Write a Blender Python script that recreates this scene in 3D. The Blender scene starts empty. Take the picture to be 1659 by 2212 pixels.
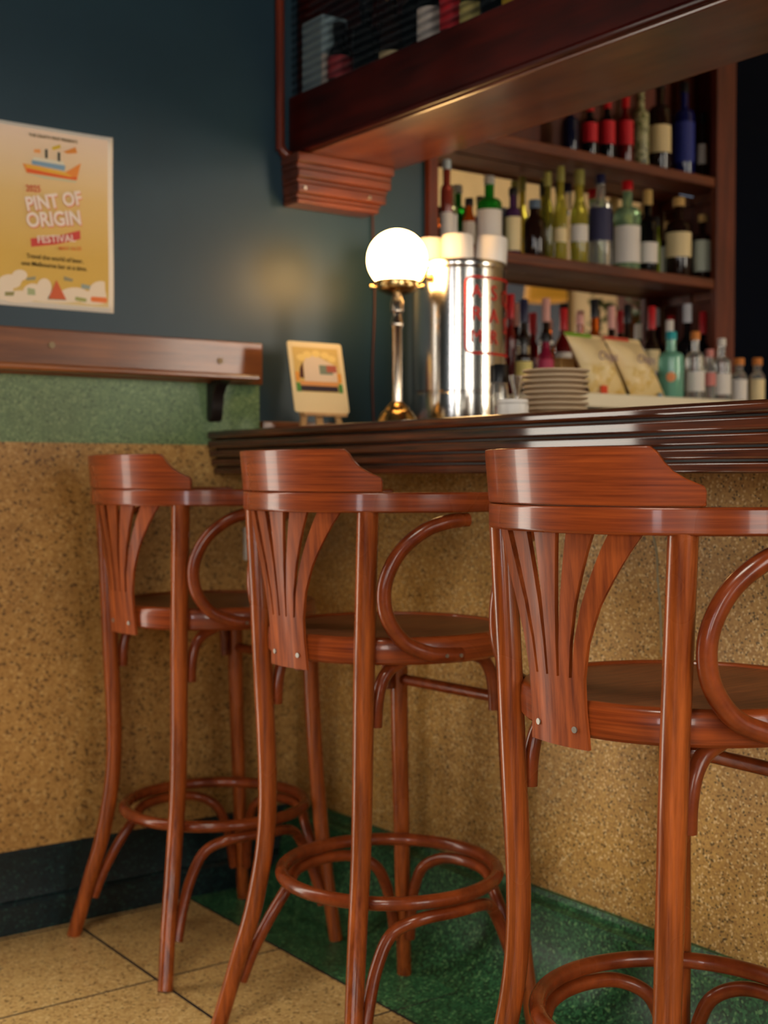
import bpy, bmesh, math, random
from mathutils import Vector, Matrix
random.seed(7)
sc = bpy.context.scene
C = sc.collection
PI = math.pi

# ------------------------------------------------------------------ camera
CAM_H, F_PX, VPX, HOR = 1.03, 2825.0, -1235.0, 1028.0
yaw = math.atan((829.5 - VPX) / F_PX)
pitch = math.atan((1106 - HOR) / F_PX)
fw = Vector((math.sin(yaw) * math.cos(pitch), math.cos(yaw) * math.cos(pitch), -math.sin(pitch)))
rt = Vector((math.cos(yaw), -math.sin(yaw), 0))
up = rt.cross(fw)
cam_d = bpy.data.cameras.new('camera')
cam = bpy.data.objects.new('camera', cam_d)
C.objects.link(cam)
m = Matrix((rt, up, -fw)).transposed().to_4x4()
m.translation = Vector((0, 0, CAM_H))
cam.matrix_world = m
cam_d.sensor_fit = 'VERTICAL'
cam_d.sensor_height = 36.0
cam_d.lens = F_PX / 2212 * 36.0
cam_d.clip_start = 0.05
cam_d.dof.use_dof = True
cam_d.dof.focus_distance = 1.72
cam_d.dof.aperture_fstop = 4.4
sc.camera = cam

# ------------------------------------------------------------------ world, exposure, light levels
sc.view_settings.view_transform = 'Standard'
sc.view_settings.look = 'None'
sc.view_settings.gamma = 1.0
sc.view_settings.exposure = 0.0
sc.view_settings.use_curve_mapping = False
try:
    sc.cycles.use_denoising = True
    sc.cycles.sample_clamp_indirect = 6.0
    sc.cycles.max_bounces = 10
    sc.cycles.transparent_max_bounces = 12
except Exception:
    pass
w = bpy.data.worlds.new('world')
sc.world = w
w.use_nodes = True
w.node_tree.nodes['Background'].inputs[0].default_value = (0.6, 0.7, 0.9, 1)
w.node_tree.nodes['Background'].inputs[1].default_value = 0.3
WIN_NEAR, WIN_STREET, WIN_RIGHT, WIN_BACK, WIN_SIDE = 9.0, 14.0, 18.0, 9.0, 14.0     # daylight seen through the windows
GLOBE = 25.0
cl = bpy.data.lights.new('overhead_fill', 'AREA')       # unseen overhead area light, added to brighten the floor
cl.shape = 'DISK'; cl.size = 0.9; cl.energy = 30.0; cl.color = (1.0, 0.90, 0.74); cl.spread = math.radians(105)
clo = bpy.data.objects.new('overhead_fill', cl)
C.objects.link(clo)
clo.location = (-0.3, 0.5, 3.2)


# ------------------------------------------------------------------ materials
def srgb(r, g, b):
    f = lambda c: (c / 255) / 12.92 if c / 255 <= 0.04045 else ((c / 255 + 0.055) / 1.055) ** 2.4
    return (f(r), f(g), f(b), 1)


def mat(name, col, rough=0.5, metal=0.0, trans=0.0, coat=0.0, emit=None, es=0.0, ior=1.45, spec=0.5):
    M = bpy.data.materials.new(name)
    M.use_nodes = True
    b = M.node_tree.nodes['Principled BSDF']
    b.inputs['Base Color'].default_value = col
    b.inputs['Roughness'].default_value = rough
    b.inputs['Metallic'].default_value = metal
    b.inputs['Transmission Weight'].default_value = trans
    b.inputs['Coat Weight'].default_value = coat
    b.inputs['Coat Roughness'].default_value = 0.12
    b.inputs['IOR'].default_value = ior
    b.inputs['Specular IOR Level'].default_value = spec
    if emit:
        b.inputs['Emission Color'].default_value = emit
        b.inputs['Emission Strength'].default_value = es
    return M


def nodes(M):
    nt = M.node_tree
    return nt, nt.nodes, nt.links, nt.nodes['Principled BSDF']


def ramp(N, stops, interp='LINEAR'):
    r = N.new('ShaderNodeValToRGB')
    r.color_ramp.interpolation = interp
    e = r.color_ramp.elements
    while len(e) < len(stops):
        e.new(0.5)
    for i, (p, c) in enumerate(stops):
        e[i].position = p
        e[i].color = c
    return r


def coords(N, L, scale=(1, 1, 1), loc=(0, 0, 0)):
    tc = N.new('ShaderNodeTexCoord')
    mp = N.new('ShaderNodeMapping')
    mp.inputs['Scale'].default_value = scale
    mp.inputs['Location'].default_value = loc
    L.new(tc.outputs['Object'], mp.inputs[0])
    return mp.outputs[0]


def noise(N, L, vec, scale, detail=4, rough=0.55):
    n = N.new('ShaderNodeTexNoise')
    n.inputs['Scale'].default_value = scale
    n.inputs['Detail'].default_value = detail
    n.inputs['Roughness'].default_value = rough
    L.new(vec, n.inputs['Vector'])
    return n.outputs[0]


def mixc(N, L, a, b, fac, mode='MIX'):
    x = N.new('ShaderNodeMix')
    x.data_type = 'RGBA'
    x.blend_type = mode
    for sock, v in ((x.inputs[0], fac), (x.inputs[6], a), (x.inputs[7], b)):
        if isinstance(v, (float, int)):
            sock.default_value = v
        elif isinstance(v, tuple):
            sock.default_value = v
        else:
            L.new(v, sock)
    return x.outputs[2]


def wood(name, dark, light, gscale, rough=0.3, coat=0.35, blotch=3.0, bump=0.08, contrast=(0.3, 0.7), coat_rough=0.12, spec=0.5):
    """stained timber; gscale is small along the grain"""
    M = mat(name, light, rough, coat=coat, spec=spec)
    nt, N, L, b = nodes(M)
    b.inputs['Coat Roughness'].default_value = coat_rough
    v = coords(N, L, gscale)
    n1 = noise(N, L, v, 1.0, 6, 0.62)
    r = ramp(N, [(contrast[0], dark), (contrast[1], light)])
    L.new(n1, r.inputs[0])
    n2 = noise(N, L, coords(N, L), blotch, 3)
    r2 = ramp(N, [(0.25, (0.62, 0.58, 0.55, 1)), (0.75, (1.08, 1.06, 1.04, 1))], 'EASE')
    L.new(n2, r2.inputs[0])
    L.new(mixc(N, L, r.outputs[0], r2.outputs[0], 0.8, 'MULTIPLY'), b.inputs['Base Color'])
    rr = ramp(N, [(0.25, (rough * 0.8,) * 3 + (1,)), (0.75, (min(1, rough * 1.3),) * 3 + (1,))], 'EASE')
    L.new(n2, rr.inputs[0])
    L.new(rr.outputs[0], b.inputs['Roughness'])
    if bump:
        bp = N.new('ShaderNodeBump')
        bp.inputs['Strength'].default_value = bump
        bp.inputs['Distance'].default_value = 0.002
        L.new(n1, bp.inputs['Height'])
        L.new(bp.outputs[0], b.inputs['Normal'])
    return M


def terrazzo(name, base, base2, chips, darkc, lightc, scale=210, stain=(0.55, 1.05), rough=0.45, dark_amt=0.1, light_amt=0.9, joints=None, stain_scale=2.2, jcol=(0.02, 0.017, 0.02, 1)):
    M = mat(name, base, rough)
    nt, N, L, b = nodes(M)
    v = coords(N, L)
    vo = N.new('ShaderNodeTexVoronoi')
    vo.inputs['Scale'].default_value = scale
    L.new(v, vo.inputs['Vector'])
    sep = N.new('ShaderNodeSeparateColor')
    L.new(vo.outputs['Color'], sep.inputs[0])
    r = ramp(N, [(0.0, darkc), (dark_amt, chips), (dark_amt + 0.22, base2), (0.62, base), (light_amt, lightc)], 'CONSTANT')
    L.new(sep.outputs[0], r.inputs[0])
    nf = noise(N, L, v, scale * 2.2, 3)
    hf = N.new('ShaderNodeMath'); hf.operation = 'MULTIPLY'; hf.inputs[1].default_value = 0.45
    L.new(nf, hf.inputs[0])
    col = mixc(N, L, r.outputs[0], base, hf.outputs[0])
    # larger scattered dark grains
    vo2 = N.new('ShaderNodeTexVoronoi')
    vo2.inputs['Scale'].default_value = scale * 0.42
    L.new(v, vo2.inputs['Vector'])
    lt = N.new('ShaderNodeMath')
    lt.operation = 'LESS_THAN'
    lt.inputs[1].default_value = 0.17
    L.new(vo2.outputs['Distance'], lt.inputs[0])
    s2 = N.new('ShaderNodeSeparateColor')
    L.new(vo2.outputs['Color'], s2.inputs[0])
    gt = N.new('ShaderNodeMath')
    gt.operation = 'GREATER_THAN'
    gt.inputs[1].default_value = 0.45
    L.new(s2.outputs[1], gt.inputs[0])
    mu = N.new('ShaderNodeMath')
    mu.operation = 'MULTIPLY'
    L.new(lt.outputs[0], mu.inputs[0])
    L.new(gt.outputs[0], mu.inputs[1])
    col = mixc(N, L, col, darkc, mu.outputs[0])
    n = noise(N, L, v, stain_scale, 6, 0.6)
    rs = ramp(N, [(0.3, (stain[0], stain[0] * 0.93, stain[0] * 0.86, 1)), (0.62, (stain[1],) * 3 + (1,))])
    L.new(n, rs.inputs[0])
    col = mixc(N, L, col, rs.outputs[0], 1.0, 'MULTIPLY')
    if joints:
        sx = N.new('ShaderNodeSeparateXYZ')
        L.new(v, sx.inputs[0])
        acc = None
        for axis, off, size, wd in joints:
            a = N.new('ShaderNodeMath'); a.operation = 'SUBTRACT'
            L.new(sx.outputs[axis], a.inputs[0]); a.inputs[1].default_value = off - size / 2
            p = N.new('ShaderNodeMath'); p.operation = 'FLOORED_MODULO'
            L.new(a.outputs[0], p.inputs[0]); p.inputs[1].default_value = size
            q = N.new('ShaderNodeMath'); q.operation = 'SUBTRACT'
            L.new(p.outputs[0], q.inputs[0]); q.inputs[1].default_value = size / 2
            ab = N.new('ShaderNodeMath'); ab.operation = 'ABSOLUTE'
            L.new(q.outputs[0], ab.inputs[0])
            l = N.new('ShaderNodeMath'); l.operation = 'LESS_THAN'; l.inputs[1].default_value = wd
            L.new(ab.outputs[0], l.inputs[0])
            if acc is None:
                acc = l.outputs[0]
            else:
                mx = N.new('ShaderNodeMath'); mx.operation = 'MAXIMUM'
                L.new(acc, mx.inputs[0]); L.new(l.outputs[0], mx.inputs[1])
                acc = mx.outputs[0]
        col = mixc(N, L, col, jcol, acc)
    L.new(col, b.inputs['Base Color'])
    bp = N.new('ShaderNodeBump')
    bp.inputs['Strength'].default_value = 0.12
    bp.inputs['Distance'].default_value = 0.001
    L.new(nf, bp.inputs['Height'])
    L.new(bp.outputs[0], b.inputs['Normal'])
    return M


def painted(name, col, rough=0.4, var=0.15, bump=0.05, spec=0.5):
    M = mat(name, col, rough, spec=spec)
    nt, N, L, b = nodes(M)
    v = coords(N, L)
    n = noise(N, L, v, 3.0, 4)
    r = ramp(N, [(0.3, (1 - var,) * 3 + (1,)), (0.7, (1 + var * 0.5,) * 3 + (1,))])
    L.new(n, r.inputs[0])
    L.new(mixc(N, L, col, r.outputs[0], 1.0, 'MULTIPLY'), b.inputs['Base Color'])
    bp = N.new('ShaderNodeBump')
    bp.inputs['Strength'].default_value = bump
    bp.inputs['Distance'].default_value = 0.003
    L.new(noise(N, L, v, 30.0, 4), bp.inputs['Height'])
    L.new(bp.outputs[0], b.inputs['Normal'])
    return M


TEAL = painted('teal_gloss_paint', srgb(32, 57, 70), 0.42, spec=0.5)
CREAM = painted('cream_paint', srgb(232, 206, 156), 0.6)
DARKCEIL = painted('dark_ceiling', srgb(58, 50, 42), 0.7)  # unseen ceiling, coloured dark to cut bounce onto the upper walls
TEAL_SHADED = painted('shaded_teal_wall', srgb(8, 12, 22), 0.8, spec=0.05)  # shade put into the colour: unlit stretch of the teal back wall
NAVY = painted('navy_paint', srgb(28, 40, 66), 0.5)
YELLOW_T = terrazzo('yellow_terrazzo', srgb(200, 157, 86), srgb(186, 142, 76), srgb(160, 116, 60), srgb(36, 25, 14), srgb(236, 206, 150), 275, (0.62, 1.1), dark_amt=0.06, light_amt=0.9)
WALL_T = terrazzo('yellow_wall_terrazzo', srgb(188, 144, 80), srgb(178, 134, 72), srgb(160, 116, 60), srgb(84, 58, 32), srgb(206, 166, 104), 170, (0.6, 1.05))
FLOOR_T = terrazzo('floor_terrazzo', srgb(200, 166, 106), srgb(190, 154, 96), srgb(168, 130, 78), srgb(84, 60, 34), srgb(218, 188, 130), 190, (0.78, 1.04), 0.4,
                   dark_amt=0.05, joints=[(0, 1.187, 0.41, 0.0035), (1, 2.413, 0.41, 0.003)])
GREEN_T = terrazzo('green_terrazzo', srgb(58, 112, 70), srgb(34, 80, 52), srgb(22, 56, 40), srgb(7, 20, 15), srgb(112, 160, 104), 230, (0.55, 1.15), 0.4,
                   dark_amt=0.16, light_amt=0.93)
GREEN_BORDER = terrazzo('green_border_terrazzo', srgb(58, 112, 70), srgb(34, 80, 52), srgb(22, 56, 40), srgb(7, 20, 15), srgb(112, 160, 104), 230, (0.55, 1.15), 0.4,
                        dark_amt=0.16, light_amt=0.93, joints=[(0, 1.482, 50, 0.0045), (1, 2.0, 0.82, 0.002)])
GREEN_DARK = terrazzo('dark_green_terrazzo', srgb(17, 36, 38), srgb(12, 29, 32), srgb(9, 22, 26), srgb(4, 10, 12), srgb(36, 66, 60), 200, (0.55, 1.1), 0.4)
GREEN_BAND = terrazzo('green_band_terrazzo', srgb(112, 136, 92), srgb(100, 124, 84), srgb(86, 110, 76), srgb(60, 80, 56), srgb(134, 156, 110), 200, (0.82, 1.04), 0.4, dark_amt=0.04)

STOOL_V = wood('stool_wood_upright', srgb(100, 40, 14), srgb(182, 94, 38), (95, 95, 4), 0.27, coat=0.3, coat_rough=0.08, spec=0.3)
STOOL_P = wood('stool_wood_splat', srgb(104, 43, 15), srgb(172, 86, 34), (95, 95, 4), 0.5, coat=0.06, spec=0.25)
STOOL_H = wood('stool_wood_bent', srgb(98, 38, 14), srgb(158, 74, 30), (5, 5, 190), 0.27, coat=0.3, coat_rough=0.08, spec=0.3)
STOOL_T = wood('stool_wood_tube', srgb(96, 37, 14), srgb(150, 70, 30), (20, 20, 20), 0.27, coat=0.3, coat_rough=0.08, spec=0.3)
STOOL_S = wood('stool_wood_seat', srgb(100, 52, 24), srgb(146, 84, 42), (12, 90, 12), 0.42, coat=0.1)
BAR_W = wood('bar_dark_oak', srgb(24, 9, 4), srgb(112, 52, 18), (60, 4, 150), 0.55, coat=1.0, bump=0.08, coat_rough=0.06, spec=0.1, contrast=(0.32, 0.72))
CANOPY_W = wood('canopy_mahogany', srgb(36, 6, 3), srgb(74, 15, 6), (30, 3, 30), 0.42, coat=0.15, spec=0.2)
SOFFIT_W = wood('soffit_wood', srgb(68, 22, 9), srgb(116, 60, 28), (14, 2.5, 14), 0.38, coat=0.8, coat_rough=0.22)
SHELF_W = wood('shelf_wood', srgb(80, 33, 12), srgb(134, 66, 26), (3, 40, 40), 0.45, coat=0.0)
SHELF_V = wood('shelf_wood_upright', srgb(76, 28, 12), srgb(122, 52, 22), (40, 40, 3), 0.5, coat=0.0)
LEDGE_W = wood('ledge_wood', srgb(98, 50, 24), srgb(152, 92, 50), (3, 40, 45), 0.3, coat=0.4)
CORBEL_W = wood('corbel_wood', srgb(70, 27, 12), srgb(128, 62, 30), (4, 30, 30), 0.3, coat=0.5)
BLACK_W = mat('blackened_wood', srgb(24, 16, 13), 0.4)
PINE = wood('pine', srgb(206, 152, 92), srgb(228, 180, 116), (30, 30, 4), 0.5, coat=0, bump=0)
STEEL = mat('brushed_steel', (0.7, 0.67, 0.62, 1), 0.17, 1.0)
DSTEEL = mat('screw_steel', (0.35, 0.33, 0.3, 1), 0.5, 1.0)
BRASS = mat('aged_brass', (0.62, 0.42, 0.17, 1), 0.22, 1.0)
NICKEL = mat('warm_nickel', (0.66, 0.55, 0.44, 1), 0.18, 1.0)
WHITE = mat('white_enamel', srgb(238, 230, 220), 0.28)
CAP_M = mat('dull_brass_cap', srgb(150, 128, 96), 0.6)
PLASTIC = mat('white_plastic', srgb(214, 208, 196), 0.4)
MIRROR = mat('mirror_glass', (0.86, 0.84, 0.8, 1), 0.015, 1.0)
PLATE = painted('stoneware_plate', srgb(208, 182, 148), 0.35, 0.1, 0)
WORKTOP = mat('cream_worktop', srgb(236, 222, 190), 0.35)
CABINET = painted('dark_cabinet', srgb(40, 24, 16), 0.5)
PAPER = mat('white_paper', srgb(236, 226, 212), 0.7)
RED_INK = mat('red_ink', srgb(206, 32, 18), 0.5)
CABLE = mat('brown_cable', srgb(70, 34, 24), 0.5)
GLOBE_M = mat('lit_opal_glass', srgb(255, 240, 205), 0.25, emit=(1.0, 0.58, 0.21, 1), es=GLOBE)


def ink(name, r, g, b, rough=0.65):
    return mat(name, srgb(r, g, b), rough)


# ------------------------------------------------------------------ mesh helpers
class MB:
    def __init__(self):
        self.v, self.f = [], []

    def add(self, vs, fs):
        o = len(self.v)
        self.v += [tuple(x) for x in vs]
        self.f += [tuple(i + o for i in f) for f in fs]
        return self

    def box(self, x0, x1, y0, y1, z0, z1):
        return self.add([(x, y, z) for x in (x0, x1) for y in (y0, y1) for z in (z0, z1)],
                        [(0, 1, 3, 2), (4, 6, 7, 5), (0, 4, 5, 1), (2, 3, 7, 6), (0, 2, 6, 4), (1, 5, 7, 3)])

    def tube(self, pts, r, n=14, closed=False):
        pts = [Vector(p) for p in pts]
        R = r if isinstance(r, (list, tuple)) else [r] * len(pts)
        k = len(pts)
        tang = []
        for i in range(k):
            a = pts[(i - 1) % k] if (closed or i > 0) else pts[i]
            b = pts[(i + 1) % k] if (closed or i < k - 1) else pts[i]
            tang.append((b - a).normalized())
        ref = Vector((0, 0, 1)) if abs(tang[0].z) < 0.9 else Vector((1, 0, 0))
        nrm = tang[0].cross(ref).normalized()
        vs = []
        for i in range(k):
            nrm = (nrm - tang[i] * nrm.dot(tang[i])).normalized()
            bi = tang[i].cross(nrm)
            for j in range(n):
                a = 2 * PI * j / n
                vs.append(pts[i] + (nrm * math.cos(a) + bi * math.sin(a)) * R[i])
        fs = []
        for i in range(k if closed else k - 1):
            i2 = (i + 1) % k
            for j in range(n):
                j2 = (j + 1) % n
                fs.append((i * n + j, i * n + j2, i2 * n + j2, i2 * n + j))
        if not closed:
            fs.append(tuple(reversed(range(n))))
            fs.append(tuple((k - 1) * n + j for j in range(n)))
        return self.add(vs, fs)

    def lathe(self, prof, n=28, c=(0, 0, 0)):
        """profile of (radius, z) from bottom to top"""
        vs, fs, rings = [], [], []
        for r, z in prof:
            if r < 1e-6:
                rings.append([len(vs)])
                vs.append((c[0], c[1], c[2] + z))
            else:
                rings.append(list(range(len(vs), len(vs) + n)))
                vs += [(c[0] + r * math.cos(2 * PI * j / n), c[1] + r * math.sin(2 * PI * j / n), c[2] + z) for j in range(n)]
        for a, b in zip(rings, rings[1:]):
            for j in range(n):
                j2 = (j + 1) % n
                if len(a) == 1 and len(b) == 1:
                    continue
                if len(a) == 1:
                    fs.append((a[0], b[j2], b[j]))
                elif len(b) == 1:
                    fs.append((a[j], a[j2], b[0]))
                else:
                    fs.append((a[j], a[j2], b[j2], b[j]))
        if len(rings[0]) > 1:
            fs.append(tuple(reversed(rings[0])))
        if len(rings[-1]) > 1:
            fs.append(tuple(rings[-1]))
        return self.add(vs, fs)

    def prism(self, poly, fn, t0, t1):
        """extrude a 2-D polygon; fn(a, b, t) gives a point"""
        n = len(poly)
        vs = [fn(a, b, t0) for a, b in poly] + [fn(a, b, t1) for a, b in poly]
        fs = [(i, (i + 1) % n, (i + 1) % n + n, i + n) for i in range(n)]
        return self.add(vs, fs + [tuple(reversed(range(n))), tuple(range(n, 2 * n))])

    def sections(self, secs, closed=False):
        """joins a list of equal-length cross-sections (each a ring of points)"""
        n = len(secs[0])
        vs = [p for s in secs for p in s]
        fs = []
        k = len(secs)
        for i in range(k if closed else k - 1):
            i2 = (i + 1) % k
            for j in range(n):
                j2 = (j + 1) % n
                fs.append((i * n + j, i * n + j2, i2 * n + j2, i2 * n + j))
        if not closed:
            fs += [tuple(reversed(range(n))), tuple((k - 1) * n + j for j in range(n))]
        return self.add(vs, fs)


def obj(name, mb, material, parent=None, smooth=30, bevel=0.0, seg=2, loc=None):
    me = bpy.data.meshes.new(name)
    me.from_pydata(mb.v, [], mb.f)
    bm = bmesh.new()
    bm.from_mesh(me)
    bmesh.ops.recalc_face_normals(bm, faces=bm.faces)
    bm.to_mesh(me)
    bm.free()
    if smooth:
        me.polygons.foreach_set('use_smooth', [True] * len(me.polygons))
        me.set_sharp_from_angle(angle=math.radians(smooth))
    me.materials.append(material)
    o = bpy.data.objects.new(name, me)
    C.objects.link(o)
    if parent:
        o.parent = parent
    if loc:
        o.location = loc
    if bevel:
        b = o.modifiers.new('bevel', 'BEVEL')
        b.width = bevel
        b.segments = seg
        b.limit_method = 'ANGLE'
        b.angle_limit = math.radians(40)
    return o


def tag(o, label, cat, group=None):
    o['label'] = label
    o['category'] = cat
    if group:
        o['group'] = group
    return o


def thing(name, label, cat, loc=(0, 0, 0), rz=0.0, group=None, rx=0.0):
    o = bpy.data.objects.new(name, None)
    o.empty_display_size = 0.05
    C.objects.link(o)
    o.location = loc
    o.rotation_euler = (rx, 0, rz)
    return tag(o, label, cat, group)


def struct(name, mb, material, smooth=0, bevel=0.0, parent=None):
    o = obj(name, mb, material, parent, smooth, bevel)
    if parent is None:
        o['kind'] = 'structure'
    return o


def copy_tree(o, parent=None):
    c = o.copy()
    C.objects.link(c)
    if parent:
        c.parent = parent
    for ch in list(o.children):
        copy_tree(ch, c)
    return c


def spline(pts, per=8):
    P = [Vector(p) for p in pts]
    P = [P[0] * 2 - P[1]] + P + [P[-1] * 2 - P[-2]]
    out = []
    for i in range(1, len(P) - 2):
        for k in range(per):
            t = k / per
            a, b, c, d = P[i - 1], P[i], P[i + 1], P[i + 2]
            out.append(0.5 * ((2 * b) + (c - a) * t + (2 * a - 5 * b + 4 * c - d) * t * t + (3 * b - a - 3 * c + d) * t ** 3))
    out.append(P[-2])
    return out


def interp(tab, x):
    if x <= tab[0][0]:
        return tab[0][1]
    for (a, fa), (b, fb) in zip(tab, tab[1:]):
        if x <= b:
            return fa + (fb - fa) * (x - a) / (b - a)
    return tab[-1][1]


def text(name, body, size, material, parent, loc, rot=(PI / 2, 0, 0), align='CENTER', extrude=0.0002, sx=1.0, bold=0.0):
    cu = bpy.data.curves.new(name, 'FONT')
    cu.body = body
    cu.size = size
    cu.align_x = align
    cu.align_y = 'CENTER'
    cu.extrude = extrude
    cu.offset = bold * size
    cu.resolution_u = 3
    tmp = bpy.data.objects.new(name, cu)
    C.objects.link(tmp)
    me = bpy.data.meshes.new_from_object(tmp.evaluated_get(bpy.context.evaluated_depsgraph_get()))
    bpy.data.objects.remove(tmp)
    bpy.data.curves.remove(cu)
    me.materials.clear()
    me.materials.append(material)
    o = bpy.data.objects.new(name, me)
    C.objects.link(o)
    o.parent = parent
    o.location = loc
    o.rotation_euler = rot
    o.scale = (sx, 1, 1)
    return o


# ================================================================== the room
WY = 2.88          # plaster face of the poster wall
BAR_X = 1.81       # terrazzo face of the bar
XL, XR, YF, ZC = -4.0, 7.0, -4.5, 4.2

struct('floor', MB().box(XL, 1.48, YF, WY, -0.06, 0).box(1.9, XR, YF, WY + 0.4, -0.06, -0.001), FLOOR_T)
struct('trim_1', MB().box(1.4802, 1.9, YF, WY, -0.06, 0), GREEN_BORDER)
struct('ceiling', MB().box(XL, 3.8, YF, WY + 0.4, ZC, ZC + 0.1), DARKCEIL)
struct('ceiling_bar', MB().box(3.8, XR, YF, WY + 0.4, ZC, ZC + 0.1), CREAM)
NX0, NX1, NZ1 = 2.262, 3.56, 2.62      # the shelving niche
WX0, WX1 = -0.08, 0.50
struct('wall_back', MB().box(XL, WX0, WY, WY + 0.12, 0, ZC).box(WX0, WX1, WY, WY + 0.12, 2.25, ZC)
       .box(WX1, NX0, WY, WY + 0.12, 0, ZC).box(NX0, NX1, WY, WY + 0.12, 0, 1.2).box(NX0, NX1, WY, WY + 0.12, NZ1, ZC)
       .box(NX0 - 0.03, NX1 + 0.03, WY + 0.26, WY + 0.32, 1.1, ZC), TEAL)
struct('wall_back_right', MB().box(NX1, XR, WY, WY + 0.12, 0, ZC), TEAL_SHADED)
# terrazzo dado on the poster wall, its green band and the dark skirting
DX0 = 0.58
struct('trim_2', MB().box(DX0, 1.815, 2.86, WY, 0.17, 1.106), WALL_T)
struct('trim_3', MB().box(DX0, 1.70, 2.86, WY, 1.106, 1.258), GREEN_BAND)
sk = [(WY, 0), (2.838, 0), (2.840, 0.062), (2.846, 0.07), (2.853, 0.074), (2.857, 0.09), (2.857, 0.178), (2.861, 0.186), (WY, 0.186)]
struct('baseboard_back', MB().prism(sk, lambda a, b, t: (t, a, b), DX0, 1.80), GREEN_DARK, 20)

# walls with window openings
def wall_x(name, X, th, y0, y1, holes, m):
    mb = MB(); cur = y0
    for h0, h1, z0, z1 in holes:
        mb.box(X, X + th, cur, h0, 0, ZC); mb.box(X, X + th, h0, h1, 0, z0); mb.box(X, X + th, h0, h1, z1, ZC); cur = h1
    mb.box(X, X + th, cur, y1, 0, ZC)
    return struct(name, mb, m)


def wall_y(name, Y, th, x0, x1, holes, m):
    mb = MB(); cur = x0
    for h0, h1, z0, z1 in holes:
        mb.box(cur, h0, Y, Y + th, 0, ZC); mb.box(h0, h1, Y, Y + th, 0, z0); mb.box(h0, h1, Y, Y + th, z1, ZC); cur = h1
    mb.box(cur, x1, Y, Y + th, 0, ZC)
    return struct(name, mb, m)


wall_x('wall_left', XL - 0.12, 0.12, YF, WY, [(-1.75, -1.1, 0.7, 2.6)], TEAL)
YN = -1.9
wall_y('wall_front', YN - 0.12, 0.12, XL, 2.5, [(-2.4, -1.5, 0.9, 2.5), (0.35, 1.6, 0.7, 2.25)], TEAL)
struct('wall_return', MB().box(2.5, 2.62, YF, YN, 0, ZC), TEAL)
wall_y('wall_street', YF - 0.12, 0.12, 2.5, XR, [(5.1, 6.6, 0.6, 2.6)], TEAL)
wall_x('wall_right', XR, 0.12, YF, WY + 0.4, [], CREAM)


def window(n, axis, P, a0, a1, z0, z1, strength, tint, bars, hb=(0.72,)):
    """frosted daylight window: frame with glazing bars and its bright pane"""
    fr = MB()
    def put(mb, u0, u1, w0, w1, d0, d1):
        if axis == 'x':
            mb.box(P + d0, P + d1, u0, u1, w0, w1)
        else:
            mb.box(u0, u1, P + d0, P + d1, w0, w1)
    t = 0.05
    put(fr, a0, a1, z0, z0 + t, -0.04, 0.04); put(fr, a0, a1, z1 - t, z1, -0.04, 0.04)
    put(fr, a0, a0 + t, z0, z1, -0.04, 0.04); put(fr, a1 - t, a1, z0, z1, -0.04, 0.04)
    for k in range(1, bars):
        c = a0 + (a1 - a0) * k / bars
        put(fr, c - 0.03, c + 0.03, z0, z1, -0.03, 0.03)
    for h in hb:
        c = z0 + (z1 - z0) * h
        put(fr, a0, a1, c - 0.025, c + 0.025, -0.03, 0.03)
    o = struct('window_%d' % n, fr, SHELF_V)
    pm = mat('daylit_pane_%d' % n, (0.9, 0.9, 0.9, 1), 0.1, emit=tint, es=strength)
    pn = MB(); put(pn, a0 + 0.01, a1 - 0.01, z0 + 0.01, z1 - 0.01, -0.015, -0.005)
    obj('pane', pn, pm, o, 0)
    return o


window(1, 'y', YN - 0.06, 0.35, 1.6, 0.7, 2.25, WIN_NEAR, (1.0, 0.95, 0.86, 1), 2)
window(5, 'x', XL - 0.06, -1.75, -1.1, 0.7, 2.6, WIN_SIDE, (0.94, 0.95, 1.0, 1), 1)
window(2, 'y', YN - 0.06, -2.4, -1.5, 0.9, 2.5, WIN_STREET, (1.0, 0.94, 0.83, 1), 1)
window(3, 'y', YF - 0.06, 5.1, 6.6, 0.6, 2.6, WIN_RIGHT, (1.0, 0.92, 0.78, 1), 2)
window(4, 'y', WY + 0.06, WX0, WX1, 0.0, 2.25, WIN_BACK, (1.0, 0.93, 0.8, 1), 1, (0.2, 0.8))

# ================================================================== the bar
bar = thing('bar_counter', 'bar with speckled yellow terrazzo front, green foot and dark timber top', 'bar', (BAR_X, 1.0, 0))
def loc_bar(mb):
    mb.v = [(x - BAR_X, y - 1.0, z) for x, y, z in mb.v]
    return mb
BY0, BY1 = -1.2, 2.858
obj('front_panel', loc_bar(MB().box(BAR_X, 1.98, BY0, BY1, 0.15, 1.06)), YELLOW_T, bar, 0)
pl = [(1.98, 0), (1.645, 0.0), (1.665, 0.006), (1.70, 0.02), (1.735, 0.048), (1.756, 0.082), (1.764, 0.115), (1.766, 0.168), (1.772, 0.176), (1.79, 0.18), (1.797, 0.186), (1.80, 0.196), (1.98, 0.2)]
obj('plinth', loc_bar(MB().prism(pl, lambda a, b, t: (a, t, b), BY0, BY1)), GREEN_T, bar, 25)
obj('countertop', loc_bar(MB().box(1.60, 2.31, BY0, BY1, 1.06, 1.1385)), BAR_W, bar, 0, 0.003)
xs = [1.548, 1.550, 1.554, 1.560, 1.567]
zt = [1.142, 1.1185, 1.0955, 1.074, 1.053, 1.032]
for i in range(5):
    z1, z0 = zt[i] - 0.0016, zt[i + 1] + 0.0016
    obj('edge_plank', loc_bar(MB().box(xs[i], 1.63, BY0, BY1, z0, z1)), BAR_W, bar, 30, 0.004 if i else 0.007, 3)
obj('edge_backing', loc_bar(MB().box(1.575, 1.66, BY0, BY1, 1.034, 1.1375)), BLACK_W, bar, 0)
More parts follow.
